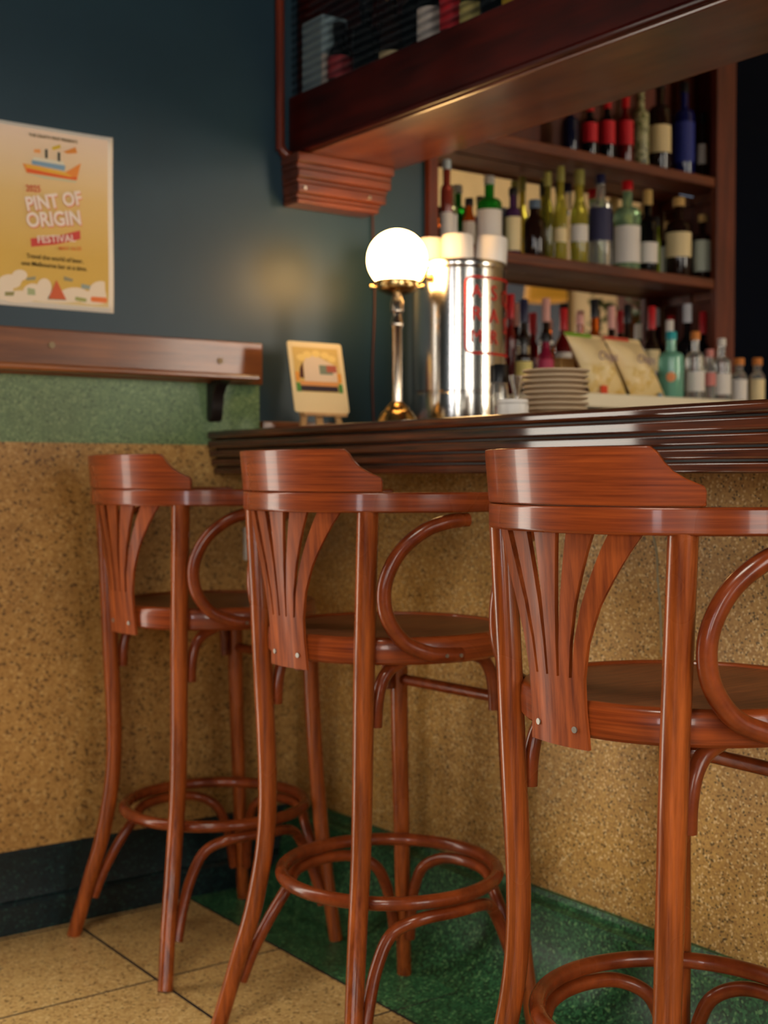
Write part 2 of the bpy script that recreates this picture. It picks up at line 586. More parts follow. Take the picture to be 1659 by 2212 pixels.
ck = spline([(BAR_X - 0.0004, 1.645, 0.935), (BAR_X - 0.0004, 1.632, 0.89), (BAR_X - 0.0004, 1.629, 0.84), (BAR_X - 0.0004, 1.622, 0.78), (BAR_X - 0.0004, 1.619, 0.70)], 6)
obj('crack', loc_bar(MB().tube(ck, [0.0012 + 0.0016 * abs(math.sin(i * 1.7)) for i in range(len(ck))], 6)), mat('grey_filler', srgb(150, 140, 112), 0.7), bar, 60)['label'] = 'pale grey filled crack'
tag(obj('wooden_upstand', MB().box(1.705, 2.04, 2.848, 2.878, 1.1395, 1.168), LEDGE_W, None, 0, 0.003),
    'thin wooden strip lying along the wall at the end of the bar top', 'wood strip')

# wall ledge (shelf rail above the green band)
led = thing('wall_ledge', 'brown wooden ledge board fixed on the wall below the poster', 'ledge', (1.0, 2.86, 1.258))
def L_(mb, ox, oy, oz):
    mb.v = [(x - ox, y - oy, z - oz) for x, y, z in mb.v]
    return mb
obj('board', L_(MB().box(DX0, 1.697, 2.838, WY - 0.001, 1.2585, 1.362), 1.0, 2.86, 1.258), LEDGE_W, led, 0, 0.003)
obj('nosing', L_(MB().box(DX0, 1.655, 2.775, 2.84, 1.262, 1.278), 1.0, 2.86, 1.258), LEDGE_W, led, 30, 0.006, 3)
br = [(2.86, 1.262), (2.86, 1.170), (2.852, 1.163), (2.842, 1.163), (2.835, 1.172), (2.831, 1.20), (2.826, 1.225), (2.815, 1.245), (2.80, 1.256), (2.785, 1.262)]
for bx in (1.565, 0.80):
    obj('bracket', L_(MB().prism(br, lambda a, b, t: (t, a, b), bx - 0.016, bx + 0.016), 1.0, 2.86, 1.258), BLACK_W, led, 30, 0.003)['label'] = 'black curved bracket'
for bx, bz in ((1.143, 1.3255), (1.575, 1.312)):
    obj('screw_cap', L_(MB().tube([(bx, 2.8385, bz), (bx, 2.8345, bz)], 0.0075, 16), 1.0, 2.86, 1.258), CAP_M, led, 30)

# power socket low on the terrazzo
so = thing('power_socket', 'small white socket plate on the wall behind the middle stool', 'socket', (1.695, 2.86, 0.86))
obj('plate', MB().box(-0.045, 0.045, -0.012, -0.0005, -0.042, 0.042), PLASTIC, so, 0, 0.004)
for sx in (-0.02, 0.02):
    obj('rocker', MB().box(sx - 0.008, sx + 0.008, -0.016, -0.011, 0.01, 0.028), PLASTIC, so, 0, 0.001)

# ================================================================== bar stools
def make_stool(label):
    t = thing('bar_stool', label, 'bar stool', group='bentwood bar stools along the bar')
    RR = 0.256
    # legs
    for s in (1, -1):
        p = spline([(-0.2459, s * 0.2051, 0), (-0.222, s * 0.178, 0.12), (-0.195, s * 0.153, 0.25), (-0.1766, s * 0.1415, 0.42), (-0.180, s * 0.153, 0.70), (-0.1846, s * 0.1694, 0.972)], 8)
        k = len(p)
        obj('leg', MB().tube(p, [0.0155 + 0.003 * (0.5 - 0.5 * math.cos(PI * i / (k - 1))) for i in range(k)], 18), STOOL_V, t, 40)
        p = spline([(0.1937, s * 0.1885, 0), (0.178, s * 0.174, 0.15), (0.165, s * 0.163, 0.32), (0.154, s * 0.156, 0.52), (0.148, s * 0.152, 0.715)], 8)
        k = len(p)
        obj('leg', MB().tube(p, [0.015 + 0.003 * (0.5 - 0.5 * math.cos(PI * i / (k - 1))) for i in range(k)], 18), STOOL_V, t, 40)
    # arm rail: flat bentwood horseshoe
    path = []
    for i in range(49):
        a = math.radians(-104 + 208 * i / 48)
        path.append((-RR * math.cos(a), -RR * math.sin(a)))
    e = path[0]
    lead = [(0.185, e[1] - 0.028), (0.15, e[1] - 0.016), (0.11, e[1] - 0.006)]
    lead = [(x, y if y > 0 else y) for x, y in lead]
    path = [(x, abs(y)) for x, y in lead] + [(x, y) for x, y in path] + [(x, -abs(y)) for x, y in reversed(lead)]
    secs = []
    for i, (x, y) in enumerate(path):
        a = Vector(path[max(0, i - 1)]); b = Vector(path[min(len(path) - 1, i + 1)])
        tg = (b - a).normalized(); nr = Vector((tg.y, -tg.x))
        o_, i_ = Vector((x, y)) + nr * 0.0125, Vector((x, y)) - nr * 0.0125
        secs.append([(o_.x, o_.y, 0.969), (o_.x, o_.y, 1.0028), (i_.x, i_.y, 1.0028), (i_.x, i_.y, 0.969)])
    obj('arm_rail', MB().sections(secs), STOOL_H, t, 30, 0.0035, 3)
    # crest board on top of the rail
    half = 0.842
    prof = [(0.0, 1.0745), (0.60, 1.0745), (0.63, 1.068), (0.66, 1.056), (0.70, 1.045), (0.75, 1.037), (0.80, 1.031), (0.83, 1.028), (half, 1.022)]
    secs = []
    n = 64
    angs = sorted(set([-half + 2 * half * i / n for i in range(n + 1)] + [s * a for a, _ in prof for s in (1, -1)]))
    for a in angs:
        zt_ = interp(prof, abs(a))
        ro, ri = 0.2685, 0.2535
        lean = 0.006 * (zt_ - 1.003) / 0.07
        ca, sa = -math.cos(a), -math.sin(a)
        secs.append([(ro * ca, ro * sa, 1.0035), ((ro + lean) * ca, (ro + lean) * sa, zt_), ((ri + lean) * ca, (ri + lean) * sa, zt_), (ri * ca, ri * sa, 1.0035)])
    obj('crest_board', MB().sections(secs), STOOL_H, t, 32, 0.0016, 2)
    # fan-shaped slotted splat
    W = [(0.700, 0.057), (0.74, 0.053), (0.785, 0.053), (0.83, 0.061), (0.88, 0.080), (0.92, 0.103), (0.95, 0.122), (0.972, 0.138)]
    def surf(u, z, off):
        r = 0.2265 + 0.021 * max(0, (z - 0.71)) / 0.26 + off
        a = u / 0.245
        return (-r * math.cos(a), -r * math.sin(a), z)
    g = lambda z: max(0.0, (interp(W, z) - 0.053) / (0.138 - 0.053))
    bot = [(-0.053, -0.0345), (-0.0295, -0.0125), (-0.0082, 0.0082), (0.0125, 0.0295), (0.0345, 0.053)]
    top = [(-0.138, -0.096), (-0.075, -0.037), (-0.020, 0.020), (0.037, 0.075), (0.096, 0.138)]
    mb = MB()
    zs = [0.785 + (0.972 - 0.785) * i / 16 for i in range(17)]
    for (b0, b1), (t0, t1) in zip(bot, top):
        secs = []
        for z in zs:
            q = g(z)
            u0, u1 = b0 + (t0 - b0) * q, b1 + (t1 - b1) * q
            ring = [surf(u0 + (u1 - u0) * k / 4, z, 0.0065) for k in range(5)] + [surf(u1 - (u1 - u0) * k / 4, z, 0) for k in range(5)]
            secs.append(ring)
        mb.sections(secs)
    secs = []
    for z in [0.698, 0.72, 0.745, 0.77, 0.787]:
        wd = interp(W, z)
        secs.append([surf(-wd + 2 * wd * k / 10, z, 0.0065) for k in range(11)] + [surf(wd - 2 * wd * k / 10, z, 0) for k in range(11)])
    mb.sections(secs)
    sp = obj('splat', mb, STOOL_P, t, 35)
    for u in (-0.036, 0.036):
        a, b = surf(u, 0.722, 0.005), surf(u, 0.722, 0.0085)
        obj('screw', MB().tube([a, b], 0.0042, 12), DSTEEL, sp, 30)
    # seat
    rim = [(0.178, 0.7135), (0.219, 0.7115), (0.2235, 0.716), (0.2245, 0.735), (0.2235, 0.752), (0.219, 0.757), (0.212, 0.758), (0.206, 0.756), (0.203, 0.751), (0.178, 0.748)]
    n = 72
    mb = MB()
    secs = [[(r * math.cos(2 * PI * j / n), r * math.sin(2 * PI * j / n), z) for r, z in rim] for j in range(n)]
    mb.sections(secs, True)
    obj('seat_rim', mb, STOOL_H, t, 40)
    dish = [(0.0, 0.738), (0.19, 0.744), (0.2045, 0.746), (0.2045, 0.7535), (0.16, 0.7505), (0.09, 0.748), (0.0, 0.747)]
    obj('seat_panel', MB().lathe(dish, 64), STOOL_S, t, 40)
    # arm loops
    for s in (1, -1):
        p = spline([(-0.035, s * 0.2515, 0.9565), (-0.072, s * 0.243, 0.9535), (-0.113, s * 0.227, 0.938), (-0.15, s * 0.208, 0.902), (-0.1705, s * 0.1965, 0.850), (-0.166, s * 0.1965, 0.797),
                    (-0.137, s * 0.205, 0.754), (-0.098, s * 0.2205, 0.734), (-0.066, s * 0.2295, 0.729), (-0.035, s * 0.235, 0.728)], 7)
        k = len(p)
        lp = obj('arm_loop', MB().tube(p, [0.0125 if 2 < i < k - 3 else 0.0118 for i in range(k)], 16), STOOL_T, t, 40)
        for (x, y, z, dy) in ((-0.045, 0.2448, 0.728, 0.0022), (-0.072, 0.2395, 0.729, 0.0022)):
            obj('screw', MB().tube([(x, s * y, z), (x, s * (y + dy), z)], 0.0035, 10), DSTEEL, lp, 30)
        # quarter braces under the seat and the arch below the ring
        rl, fl = Vector((-0.178, s * 0.148, 0.66)), Vector((0.149, s * 0.153, 0.66))
        for a, b in ((rl, fl), (fl, rl)):
            d = Vector((b.x - a.x, b.y - a.y, 0)).normalized()
            q = spline([a + d * 0.027 + Vector((0, 0, -0.055)), a + d * 0.029 + Vector((0, 0, -0.02)), a + d * 0.037 + Vector((0, 0, 0.015)), a + d * 0.055 + Vector((0, 0, 0.039)), a + d * 0.085 + Vector((0, 0, 0.052))], 6)
            obj('brace', MB().tube(q, 0.0112, 14), STOOL_T, t, 40)
    def leg_at(rear, s, z):
        if rear:
            x = interp([(0, -0.2459), (0.12, -0.222), (0.25, -0.195), (0.42, -0.1766)], z)
            y = interp([(0, 0.2051), (0.12, 0.178), (0.25, 0.153), (0.42, 0.1415)], z)
        else:
            x = interp([(0, 0.1937), (0.15, 0.178), (0.32, 0.165)], z)
            y = interp([(0, 0.1885), (0.15, 0.174), (0.32, 0.163)], z)
        return Vector((x, s * y, z))
    def arch(r1, s1, r2, s2):
        pts = []
        for f, z in ((0.055, 0.085), (0.075, 0.14), (0.115, 0.20), (0.20, 0.248), (0.34, 0.271), (0.5, 0.275), (0.66, 0.271), (0.80, 0.248), (0.885, 0.20), (0.925, 0.14), (0.945, 0.085)):
            A, B = leg_at(r1, s1, z), leg_at(r2, s2, z)
            q = A + (B - A) * f
            c = Vector((q.x, q.y, 0))
            if c.length > 0:
                bow = 0.20 * math.sin(PI * f)
                target = c.normalized() * 0.20
                wgt = max(0, min(1, (z - 0.19) / 0.08))
                q = Vector((q.x + (target.x - q.x) * wgt, q.y + (target.y - q.y) * wgt, z))
            pts.append(q)
        obj('arch', MB().tube(spline(pts, 6), 0.0112, 14), STOOL_T, t, 40)
    arch(True, 1, False, 1); arch(True, -1, False, -1); arch(False, 1, False, -1)
    ring = [(0.200 * math.cos(2 * PI * j / 72), 0.200 * math.sin(2 * PI * j / 72), 0.30) for j in range(72)]
    obj('foot_ring', MB().tube(ring, 0.0122, 16, True), STOOL_T, t, 40)
    obj('stretcher', MB().tube([(0.150, -0.155, 0.622), (0.150, 0.155, 0.622)], 0.011, 14), STOOL_T, t, 40)
    return t


st = make_stool('near reddish brown bentwood bar stool whose right arm the frame cuts off')
st.location = (1.3735, 1.1862, 0); st.rotation_euler.z = -0.044
s2 = copy_tree(st)
s2['label'] = 'middle reddish brown bentwood bar stool, second of the row from the poster wall'
s2.location = (1.4313, 1.9412, 0); s2.rotation_euler.z = 0.0499
s1 = copy_tree(st)
st.scale = (0.992, 0.992, 0.991)
s1['label'] = 'farthest reddish brown bentwood bar stool, in the corner beside the poster wall'
s1.location = (1.4091, 2.565, 0); s1.rotation_euler.z = 0.0497

# ================================================================== overhead shelf above the bar
CX, CY0, CY1 = 1.80, -0.5, 2.877
ov = thing('overhead_shelf', 'dark mahogany overhead bar shelf hanging above the counter', 'overhead shelf', (CX, 1.5, 1.85))
def loc_ov(mb):
    return L_(mb, CX, 1.5, 1.85)
obj('fascia', loc_ov(MB().box(CX, CX + 0.025, CY0, CY1, 1.862, 2.0)), CANOPY_W, ov, 0, 0.003)
obj('bead', loc_ov(MB().tube([(CX + 0.005, CY0, 1.8585), (CX + 0.005, CY1, 1.8585)], 0.0085, 14)), CANOPY_W, ov, 40)
obj('soffit', loc_ov(MB().box(CX + 0.012, 2.10, CY0, CY1, 1.845, 1.868)), SOFFIT_W, ov, 0, 0.004)
obj('shelf_board', loc_ov(MB().box(CX + 0.02, 2.08, CY0, CY1, 1.94, 1.96)), CANOPY_W, ov, 0)
obj('back_panel', loc_ov(MB().box(2.075, 2.10, CY0, CY1, 1.86, 2.75)), CANOPY_W, ov, 0)
obj('end_panel', loc_ov(MB().box(CX + 0.026, 2.074, 2.866, CY1, 1.961, 2.75)), CANOPY_W, ov, 0)
obj('top_board', loc_ov(MB().box(CX, 2.10, CY0, CY1, 2.75, 2.78)), CANOPY_W, ov, 0)
RIB = mat('ribbed_glass', (0.8, 0.8, 0.8, 1), 0.1)
nt, N, L, b = nodes(RIB)
tr = N.new('ShaderNodeBsdfTransparent')
gl = N.new('ShaderNodeBsdfGlossy'); gl.inputs['Roughness'].default_value = 0.12
ms = N.new('ShaderNodeMixShader')
wv = N.new('ShaderNodeTexWave'); wv.bands_direction = 'Z'; wv.inputs['Scale'].default_value = 15.0; wv.inputs['Distortion'].default_value = 0.4
L.new(coords(N, L), wv.inputs['Vector'])
tint = ramp(N, [(0.2, (0.62, 0.62, 0.64, 1)), (0.75, (0.92, 0.92, 0.92, 1))])
L.new(wv.outputs[0], tint.inputs[0]); L.new(tint.outputs[0], tr.inputs[0])
ms.inputs[0].default_value = 0.07
L.new(tr.outputs[0], ms.inputs[1]); L.new(gl.outputs[0], ms.inputs[2])
bp = N.new('ShaderNodeBump'); bp.inputs['Strength'].default_value = 0.5; bp.inputs['Distance'].default_value = 0.004
L.new(wv.outputs[0], bp.inputs['Height']); L.new(bp.outputs[0], gl.inputs['Normal'])
L.new(ms.outputs[0], nt.nodes['Material Output'].inputs[0])
obj('glass_pane', loc_ov(MB().box(CX + 0.008, CX + 0.012, CY0, CY1, 2.0, 2.74)), RIB, ov, 0)
for y, z in ((1.58, 1.975), (1.58, 1.925)):
    obj('screw', loc_ov(MB().tube([(CX + 0.001, y, z), (CX - 0.002, y, z)], 0.004, 12)), NICKEL, ov, 30)
tp = spline([(1.768, 2.868, 2.9), (1.768, 2.868, 2.3), (1.768, 2.868, 1.90), (1.770, 2.867, 1.868), (1.780, 2.864, 1.852), (1.797, 2.860, 1.846)], 8)
obj('corner_moulding', loc_ov(MB().tube(tp, 0.0115, 12)), wood('trim_red_wood', srgb(92, 30, 12), srgb(126, 48, 20), (20, 20, 4)), ov, 40)

co = thing('wall_corbel', 'stepped reddish wooden corbel under the overhead shelf at the wall', 'corbel', (1.92, 2.85, 1.78))
mb = MB()
steps = [(1.846, 1.822, 2.078, 2.795), (1.822, 1.806, 2.074, 2.803), (1.806, 1.784, 2.070, 2.798), (1.784, 1.772, 2.062, 2.806), (1.772, 1.746, 2.056, 2.802), (1.746, 1.734, 2.044, 2.812), (1.734, 1.720, 2.036, 2.808)]
for z1, z0, x1, y0 in steps:
    mb.box(1.775 + (1.846 - z0) * 0.06, x1, y0, 2.8795, z0, z1)
obj('body', L_(mb, 1.92, 2.85, 1.78), CORBEL_W, co, 0, 0.004, 3)
for x in (1.80, 2.0):
    obj('screw', L_(MB().tube([(x, 2.803, 1.757), (x, 2.799, 1.757)], 0.005, 12), 1.92, 2.85, 1.78), NICKEL, co, 30)

# ================================================================== back bar
sh = thing('back_bar_shelving', 'built-in wooden back bar shelving with mirror back and two bottle shelves', 'shelving', (2.9, 2.9, 1.25))
def S_(mb):
    return L_(mb, 2.9, 2.9, 1.25)
obj('side_panel', S_(MB().box(2.262, 2.285, 2.872, 3.03, 1.225, 2.6)), SHELF_V, sh, 0)
obj('side_panel', S_(MB().box(3.54, 3.56, 2.872, 3.03, 1.225, 2.6)), SHELF_V, sh, 0)
obj('stile', S_(MB().box(2.243, 2.276, 2.858, 2.879, 1.2, 2.6)), SHELF_V, sh, 0, 0.003)
obj('stile', S_(MB().box(3.442, 3.534, 2.852, 2.879, 1.2, 2.6)), SHELF_V, sh, 0, 0.004)
for z in (1.68, 2.013):
    s = obj('shelf', S_(MB().box(2.286, 3.539, 2.874, 3.018, z - 0.026, z)), SHELF_W, sh, 0)
    obj('shelf_nosing', S_(MB().box(2.277, 3.441, 2.858, 2.876, z - 0.032, z)), SHELF_W, s, 0, 0.004)
    obj('cleat', S_(MB().box(3.515, 3.54, 2.885, 3.015, z - 0.056, z - 0.027)), SHELF_W, sh, 0)
obj('bottom_board', S_(MB().box(2.286, 3.539, 2.874, 3.03, 1.225, 1.25)), SHELF_W, sh, 0)
obj('top_rail', S_(MB().box(2.277, 3.441, 2.86, 2.879, 2.5, 2.6)), SHELF_W, sh, 0)
obj('mirror', S_(MB().box(2.287, 3.538, 3.02, 3.026, 1.251, 1.985)), MIRROR, sh, 0)
obj('back_board', S_(MB().box(2.287, 3.538, 3.02, 3.026, 2.0, 2.6)), SHELF_V, sh, 0)
bc = thing('back_counter', 'back bar cabinet with pale cream worktop edge behind the bar', 'cabinet', (3.2, 2.65, 0))
obj('cabinet', L_(MB().box(2.345, 4.3, 2.46, 2.85, 0.0, 1.208), 3.2, 2.65, 0), CABINET, bc, 0)
obj('worktop', L_(MB().box(2.325, 4.32, 2.43, 2.85, 1.209, 1.2465), 3.2, 2.65, 0), WORKTOP, bc, 0, 0.004)

# ------------------------------------------------------------------ bottles
GL = {
    'rosebrown': mat('rose_brown_glass', srgb(150, 62, 48), 0.08, trans=0.35), 'clearolive': mat('pale_olive_glass', srgb(186, 186, 140), 0.06, trans=0.7),
    'amber': mat('amber_glass', srgb(176, 78, 14), 0.06, trans=0.55), 'green': mat('bright_green_glass', srgb(26, 128, 30), 0.05, trans=0.45),
    'purple': mat('purple_glass', srgb(78, 46, 84), 0.06, trans=0.3), 'brownblack': mat('brown_black_glass', srgb(34, 17, 11), 0.06),
    'olive': mat('olive_glass', srgb(120, 112, 36), 0.05, trans=0.5), 'yellowgreen': mat('yellow_green_glass', srgb(196, 182, 70), 0.05, trans=0.6),
    'clear': mat('clear_glass', srgb(238, 236, 228), 0.04, trans=0.85), 'palegreen': mat('pale_green_glass', srgb(172, 206, 160), 0.05, trans=0.7),
    'black': mat('black_glass', srgb(12, 11, 13), 0.06), 'lime': mat('lime_glass', srgb(128, 146, 22), 0.08, trans=0.3),
    'navy': mat('navy_glass', srgb(22, 26, 52), 0.07), 'redglass': mat('dark_red_glass', srgb(108, 14, 14), 0.06, trans=0.2),
    'patterned': None, 'cobalt': mat('cobalt_glass', srgb(24, 30, 92), 0.06, trans=0.2), 'magenta': mat('magenta_liqueur', srgb(140, 26, 54), 0.08, trans=0.15),
    'teal': mat('teal_glass', srgb(150, 220, 190), 0.05, trans=0.55),
}
pt = mat('green_floral_print', srgb(60, 66, 30), 0.35)
nt, N, L, b = nodes(pt)
r_ = ramp(N, [(0.42, srgb(52, 62, 26)), (0.5, srgb(196, 188, 140)), (0.62, srgb(96, 104, 50))])
L.new(noise(N, L, coords(N, L), 40, 2), r_.inputs[0]); L.new(r_.outputs[0], b.inputs['Base Color'])
GL['patterned'] = pt
CAPS = {k: mat(k + '_cap', srgb(*c), r) for k, c, r in [
    ('paleblue', (188, 204, 212), .4), ('black', (20, 18, 20), .35), ('grey', (168, 166, 160), .3), ('bluegrey', (96, 112, 128), .3), ('olivecap', (150, 144, 74), .4),
    ('navy', (34, 34, 66), .35), ('redcap', (190, 20, 28), .35), ('cork', (196, 160, 92), .6), ('corkcap', (206, 164, 96), .6), ('pink', (222, 160, 146), .45),
    ('white', (220, 212, 200), .4), ('silver', (190, 188, 190), .2), ('tealcap', (40, 160, 164), .4), ('orangecork', (208, 124, 52), .6), ('pinklab', (206, 130, 120), .5)]}
LABS = {k: mat(k + '_label', srgb(*c), .6) for k, c in [
    ('white', (226, 216, 204)), ('grey', (176, 164, 150)), ('cream', (230, 206, 154)), ('navy', (44, 42, 74)), ('palegreenlab', (206, 208, 182)), ('red', (206, 20, 34)),
    ('bluelab', (40, 50, 130)), ('yellow', (214, 176, 30)), ('pinklab', (206, 120, 110)), ('yellow2', (208, 190, 110)), ('magentalab', (176, 50, 80)), ('orange', (238, 150, 90)), ('redwhite', (190, 60, 66))]}


def bottle(kind, x, y, z, h, r, glass, cap, lab, ly, label, group, face=None, text_mark=None):
    t = thing('bottle', label, 'bottle', (x, y, z), 0, group)
    nr = {'wine': max(0.0105, 0.40 * r), 'gin': max(0.0105, 0.38 * r), 'slim': max(0.0095, 0.5 * r), 'squat': max(0.0105, 0.5 * r)}[kind]
    nr = min(nr, 0.0165)
    if kind == 'wine':
        bz, sz = 0.60 * h, 0.72 * h
    elif kind == 'gin':
        bz, sz = 0.64 * h, 0.73 * h
    elif kind == 'slim':
        bz, sz = 0.55 * h, 0.72 * h
    else:
        bz, sz = 0.62 * h, 0.78 * h
    c = 0.12 * r
    prof = [(0, 0.004), (r * 0.8, 0.0), (r - c * .4, 0.001), (r, c), (r, bz)]
    for k in range(1, 7):
        q = k / 6
        rr = nr + (r - nr) * (0.5 + 0.5 * math.cos(PI * q)) if kind != 'gin' else nr + (r - nr) * math.sqrt(max(0, 1 - q ** 2.2))
        prof.append((rr, bz + (sz - bz) * q))
    prof += [(nr, h * 0.985), (nr * 1.12, h * 0.985), (nr * 1.12, h - 0.001), (0, h - 0.001)]
    obj('body', MB().lathe(prof, 24), GL[glass], t, 40)
    if cap:
        ch = {'wine': 0.17 * h, 'gin': 0.10 * h, 'slim': 0.15 * h, 'squat': 0.13 * h}[kind]
        cr = nr + 0.0022
        if 'cork' in cap and kind in ('squat', 'gin'):
            cr = nr + 0.004
        if cap in ('redcap', 'navy', 'pink') and kind == 'wine':
            ch = 0.22 * h
        cp = [(0, h - ch), (cr, h - ch), (cr, h), (cr * 0.9, h + 0.0025), (0, h + 0.003)]
        obj('cap', MB().lathe(cp, 20), CAPS[cap], t, 40)
    if lab:
        z0, z1 = ly
        if z0 >= sz:
            rl = nr
        elif z1 > bz:
            z1 = min(z1, bz); z0 = min(z0, z1 - 0.012); rl = r
        else:
            rl = r
        secs = []
        ang = math.atan2(-y, -x)      # the side turned to the room
        for k in range(17):
            a = ang + math.radians(-78 + 156 * k / 16)
            cs, sn = math.cos(a), math.sin(a)
            secs.append([((rl + q) * cs, (rl + q) * sn, zz) for q, zz in ((0.0002, z0), (0.0009, z0), (0.0009, z1), (0.0002, z1))])
        lb = obj('label', MB().sections(secs), LABS[lab], t, 30)
        if text_mark:
            for body, fz, size, mm in text_mark:
                d = rl + 0.0016
                text('lettering', body, size, mm, lb, (d * math.cos(ang), d * math.sin(ang), fz), (PI / 2, 0, ang + PI / 2))
    return t


INKD = ink('dark_ink', 50, 44, 52)
INKW = ink('pale_ink', 190, 196, 220)
MID = 'bottles on the lower mirror-backed shelf'
A_ = [
    (2.375, 0, 0.253, 0.0180, 'gin', 'rosebrown', 'paleblue', 'white', (0.037, 0.104), 'red brown bottle with pale blue cap at the left end of the lower shelf'),
    (2.418, 0.03, 0.185, 0.0161, 'gin', 'clearolive', None, 'white', (0.041, 0.108), 'pale olive uncapped bottle beside the red brown one with blue cap'),
    (2.459, 0, 0.154, 0.0176, 'squat', 'amber', 'black', 'grey', (0.023, 0.088), 'short small amber bottle left of the green gin bottle'),
    (2.536, 0, 0.228, 0.0370, 'gin', 'green', 'grey', 'white', (0.038, 0.129), 'bright green bottle with grey cap and white label on lower shelf'),
    (2.629, 0, 0.206, 0.0236, 'gin', 'purple', 'black', 'cream', (0.02, 0.120), 'purple bottle with tall cream label on lower shelf'),
    (2.717, 0, 0.181, 0.0324, 'squat', 'brownblack', 'bluegrey', None, None, 'stout dark brown bottle with blue grey cap on lower shelf'),
    (2.770, 0, 0.272, 0.0184, 'slim', 'olive', 'olivecap', None, None, 'slim olive glass bottle without a label, leftmost of the tall slim ones'),
    (2.813, -0.012, 0.293, 0.0193, 'slim', 'yellowgreen', 'olivecap', 'cream', (0.063, 0.106), 'slim yellow green bottle with small cream label'),
    (2.855, 0.04, 0.271, 0.0172, 'slim', 'yellowgreen', 'black', None, None, 'slim yellow green bottle with black cap and no label'),
    (2.904, 0, 0.297, 0.0275, 'slim', 'yellowgreen', 'olivecap', 'white', (0.075, 0.127), 'tallest yellow green bottle with white label on lower shelf'),
    (2.997, 0, 0.296, 0.0366, 'gin', 'clear', 'navy', 'navy', (0.086, 0.205), 'clear vodka type bottle with navy label and navy cap'),
    (3.118, 0, 0.290, 0.0417, 'gin', 'palegreen', 'redcap', 'white', (0.029, 0.146), 'broad pale green bottle with red cap and large white label'),
    (3.213, 0, 0.274, 0.0332, 'wine', 'black', 'cork', 'white', (0.038, 0.104), 'black bottle with tan neck wrap and white label'),
    (3.276, 0.02, 0.199, 0.0137, 'slim', 'lime', 'black', None, None, 'thin lime green bottle between two black bottles on lower shelf'),
    (3.363, 0, 0.268, 0.0416, 'gin', 'brownblack', 'corkcap', 'cream', (0.071, 0.152), 'dark brown bottle with cork stopper and wide cream label'),
    (3.482, 0, 0.226, 0.0290, 'gin', 'brownblack', 'corkcap', 'palegreenlab', (0.036, 0.140), 'dark brown bottle with pale green label at the right end of the lower shelf'),
]
for x, dy, h, r, k, g_, c_, l_, ly, lb in A_:
    bottle(k, x, 2.945 + dy, 1.6805, h, r, g_, c_, l_, ly, lb, MID)
TOPG = 'bottles on the upper back bar shelf'
B_ = [
    (2.865, 0.181, 0.0244, 'wine', 'navy', 'black', None, None, 'dark navy bottle left of the red labelled bottles on upper shelf', None),
    (2.949, 0.195, 0.0247, 'wine', 'black', 'redcap', 'red', (0.055, 0.115), 'leftmost black bottle with red label and red neck on upper shelf', None),
    (3.026, 0.223, 0.0250, 'wine', 'black', 'redcap', 'red', (0.06, 0.133), 'middle one of three bottles with bright red labels on upper shelf', None),
    (3.108, 0.244, 0.0252, 'wine', 'redglass', 'redcap', 'red', (0.07, 0.146), 'red glass bottle with red label, right of the other two red labels', None),
    (3.180, 0.271, 0.0255, 'gin', 'patterned', None, None, None, 'green and cream floral printed bottle on upper shelf', None),
    (3.268, 0.309, 0.0364, 'gin', 'brownblack', 'black', 'cream', (0.067, 0.156), 'black bottle with pale peach label on upper shelf', None),
    (3.385, 0.317, 0.0355, 'gin', 'cobalt', 'black', 'bluelab', (0.052, 0.185), 'cobalt blue bottle with pale lettering on upper shelf', [('A', 0.15, 0.03, INKW), ('GIN', 0.115, 0.022, INKW), ('SMALL', 0.085, 0.013, INKW)]),
    (3.478, 0.231, 0.0156, 'squat', 'brownblack', 'black', 'white', (0.062, 0.129), 'narrow dark bottle with white label at right end of upper shelf', None),
]
for x, h, r, k, g_, c_, l_, ly, lb, tm in B_:
    if tm:
        tm = tm[1:2]
    bottle(k, x, 2.945, 2.0135, h, r, g_, c_, l_, ly, lb, TOPG, None, None)
LOW = 'bottles standing on the board below the mirror shelves'
C_ = [
    (2.624, 0.320, 0.0167, 'wine', 'redglass', 'redcap', None, None, 'thin dark red bottle beside the steel urn on the low board'),
    (2.679, 0.310, 0.0183, 'wine', 'brownblack', 'navy', 'cream', (0.09, 0.17), 'dark bottle with navy neck foil and cream label on the low board'),
    (2.770, 0.320, 0.0214, 'wine', 'brownblack', 'pink', 'white', (0.229, 0.246), 'dark bottle with pink neck foil behind the magenta bottle'),
    (2.844, 0.294, 0.0259, 'wine', 'redglass', 'redcap', 'white', (0.10, 0.16), 'dark red bottle with wide bright red neck foil behind the plates'),
    (2.914, 0.279, 0.0247, 'gin', 'amber', 'pink', None, None, 'amber bottle with pinkish cap and no label behind the left crisp bag'),
    (2.979, 0.334, 0.0294, 'wine', 'amber', 'black', 'white', (0.13, 0.19), 'tall amber bottle with black cap and white label behind the crisp bags'),
    (3.054, 0.317, 0.0223, 'wine', 'brownblack', 'pink', None, None, 'dark bottle with pink neck foil behind the gap of the crisp bags'),
    (3.128, 0.327, 0.0270, 'wine', 'brownblack', 'black', 'yellow', (0.15, 0.19), 'dark bottle with black cap and yellow label above the right crisp bag'),
    (3.241, 0.331, 0.0259, 'wine', 'brownblack', 'redcap', 'cream', (0.12, 0.19), 'dark bottle with red neck foil and cream label left of the teal bottle'),
    (3.328, 0.292, 0.0247, 'wine', 'black', 'white', 'white', (0.10, 0.16), 'black bottle with white cap behind the teal bottle'),
    (3.414, 0.352, 0.0320, 'wine', 'black', 'silver', None, None, 'tallest black bottle with silver neck foil right of the teal bottle'),
    (3.493, 0.332, 0.0252, 'wine', 'black', 'redcap', 'pinklab', (0.10, 0.18), 'black bottle with red neck foil and pink label beside the shelf post'),
]
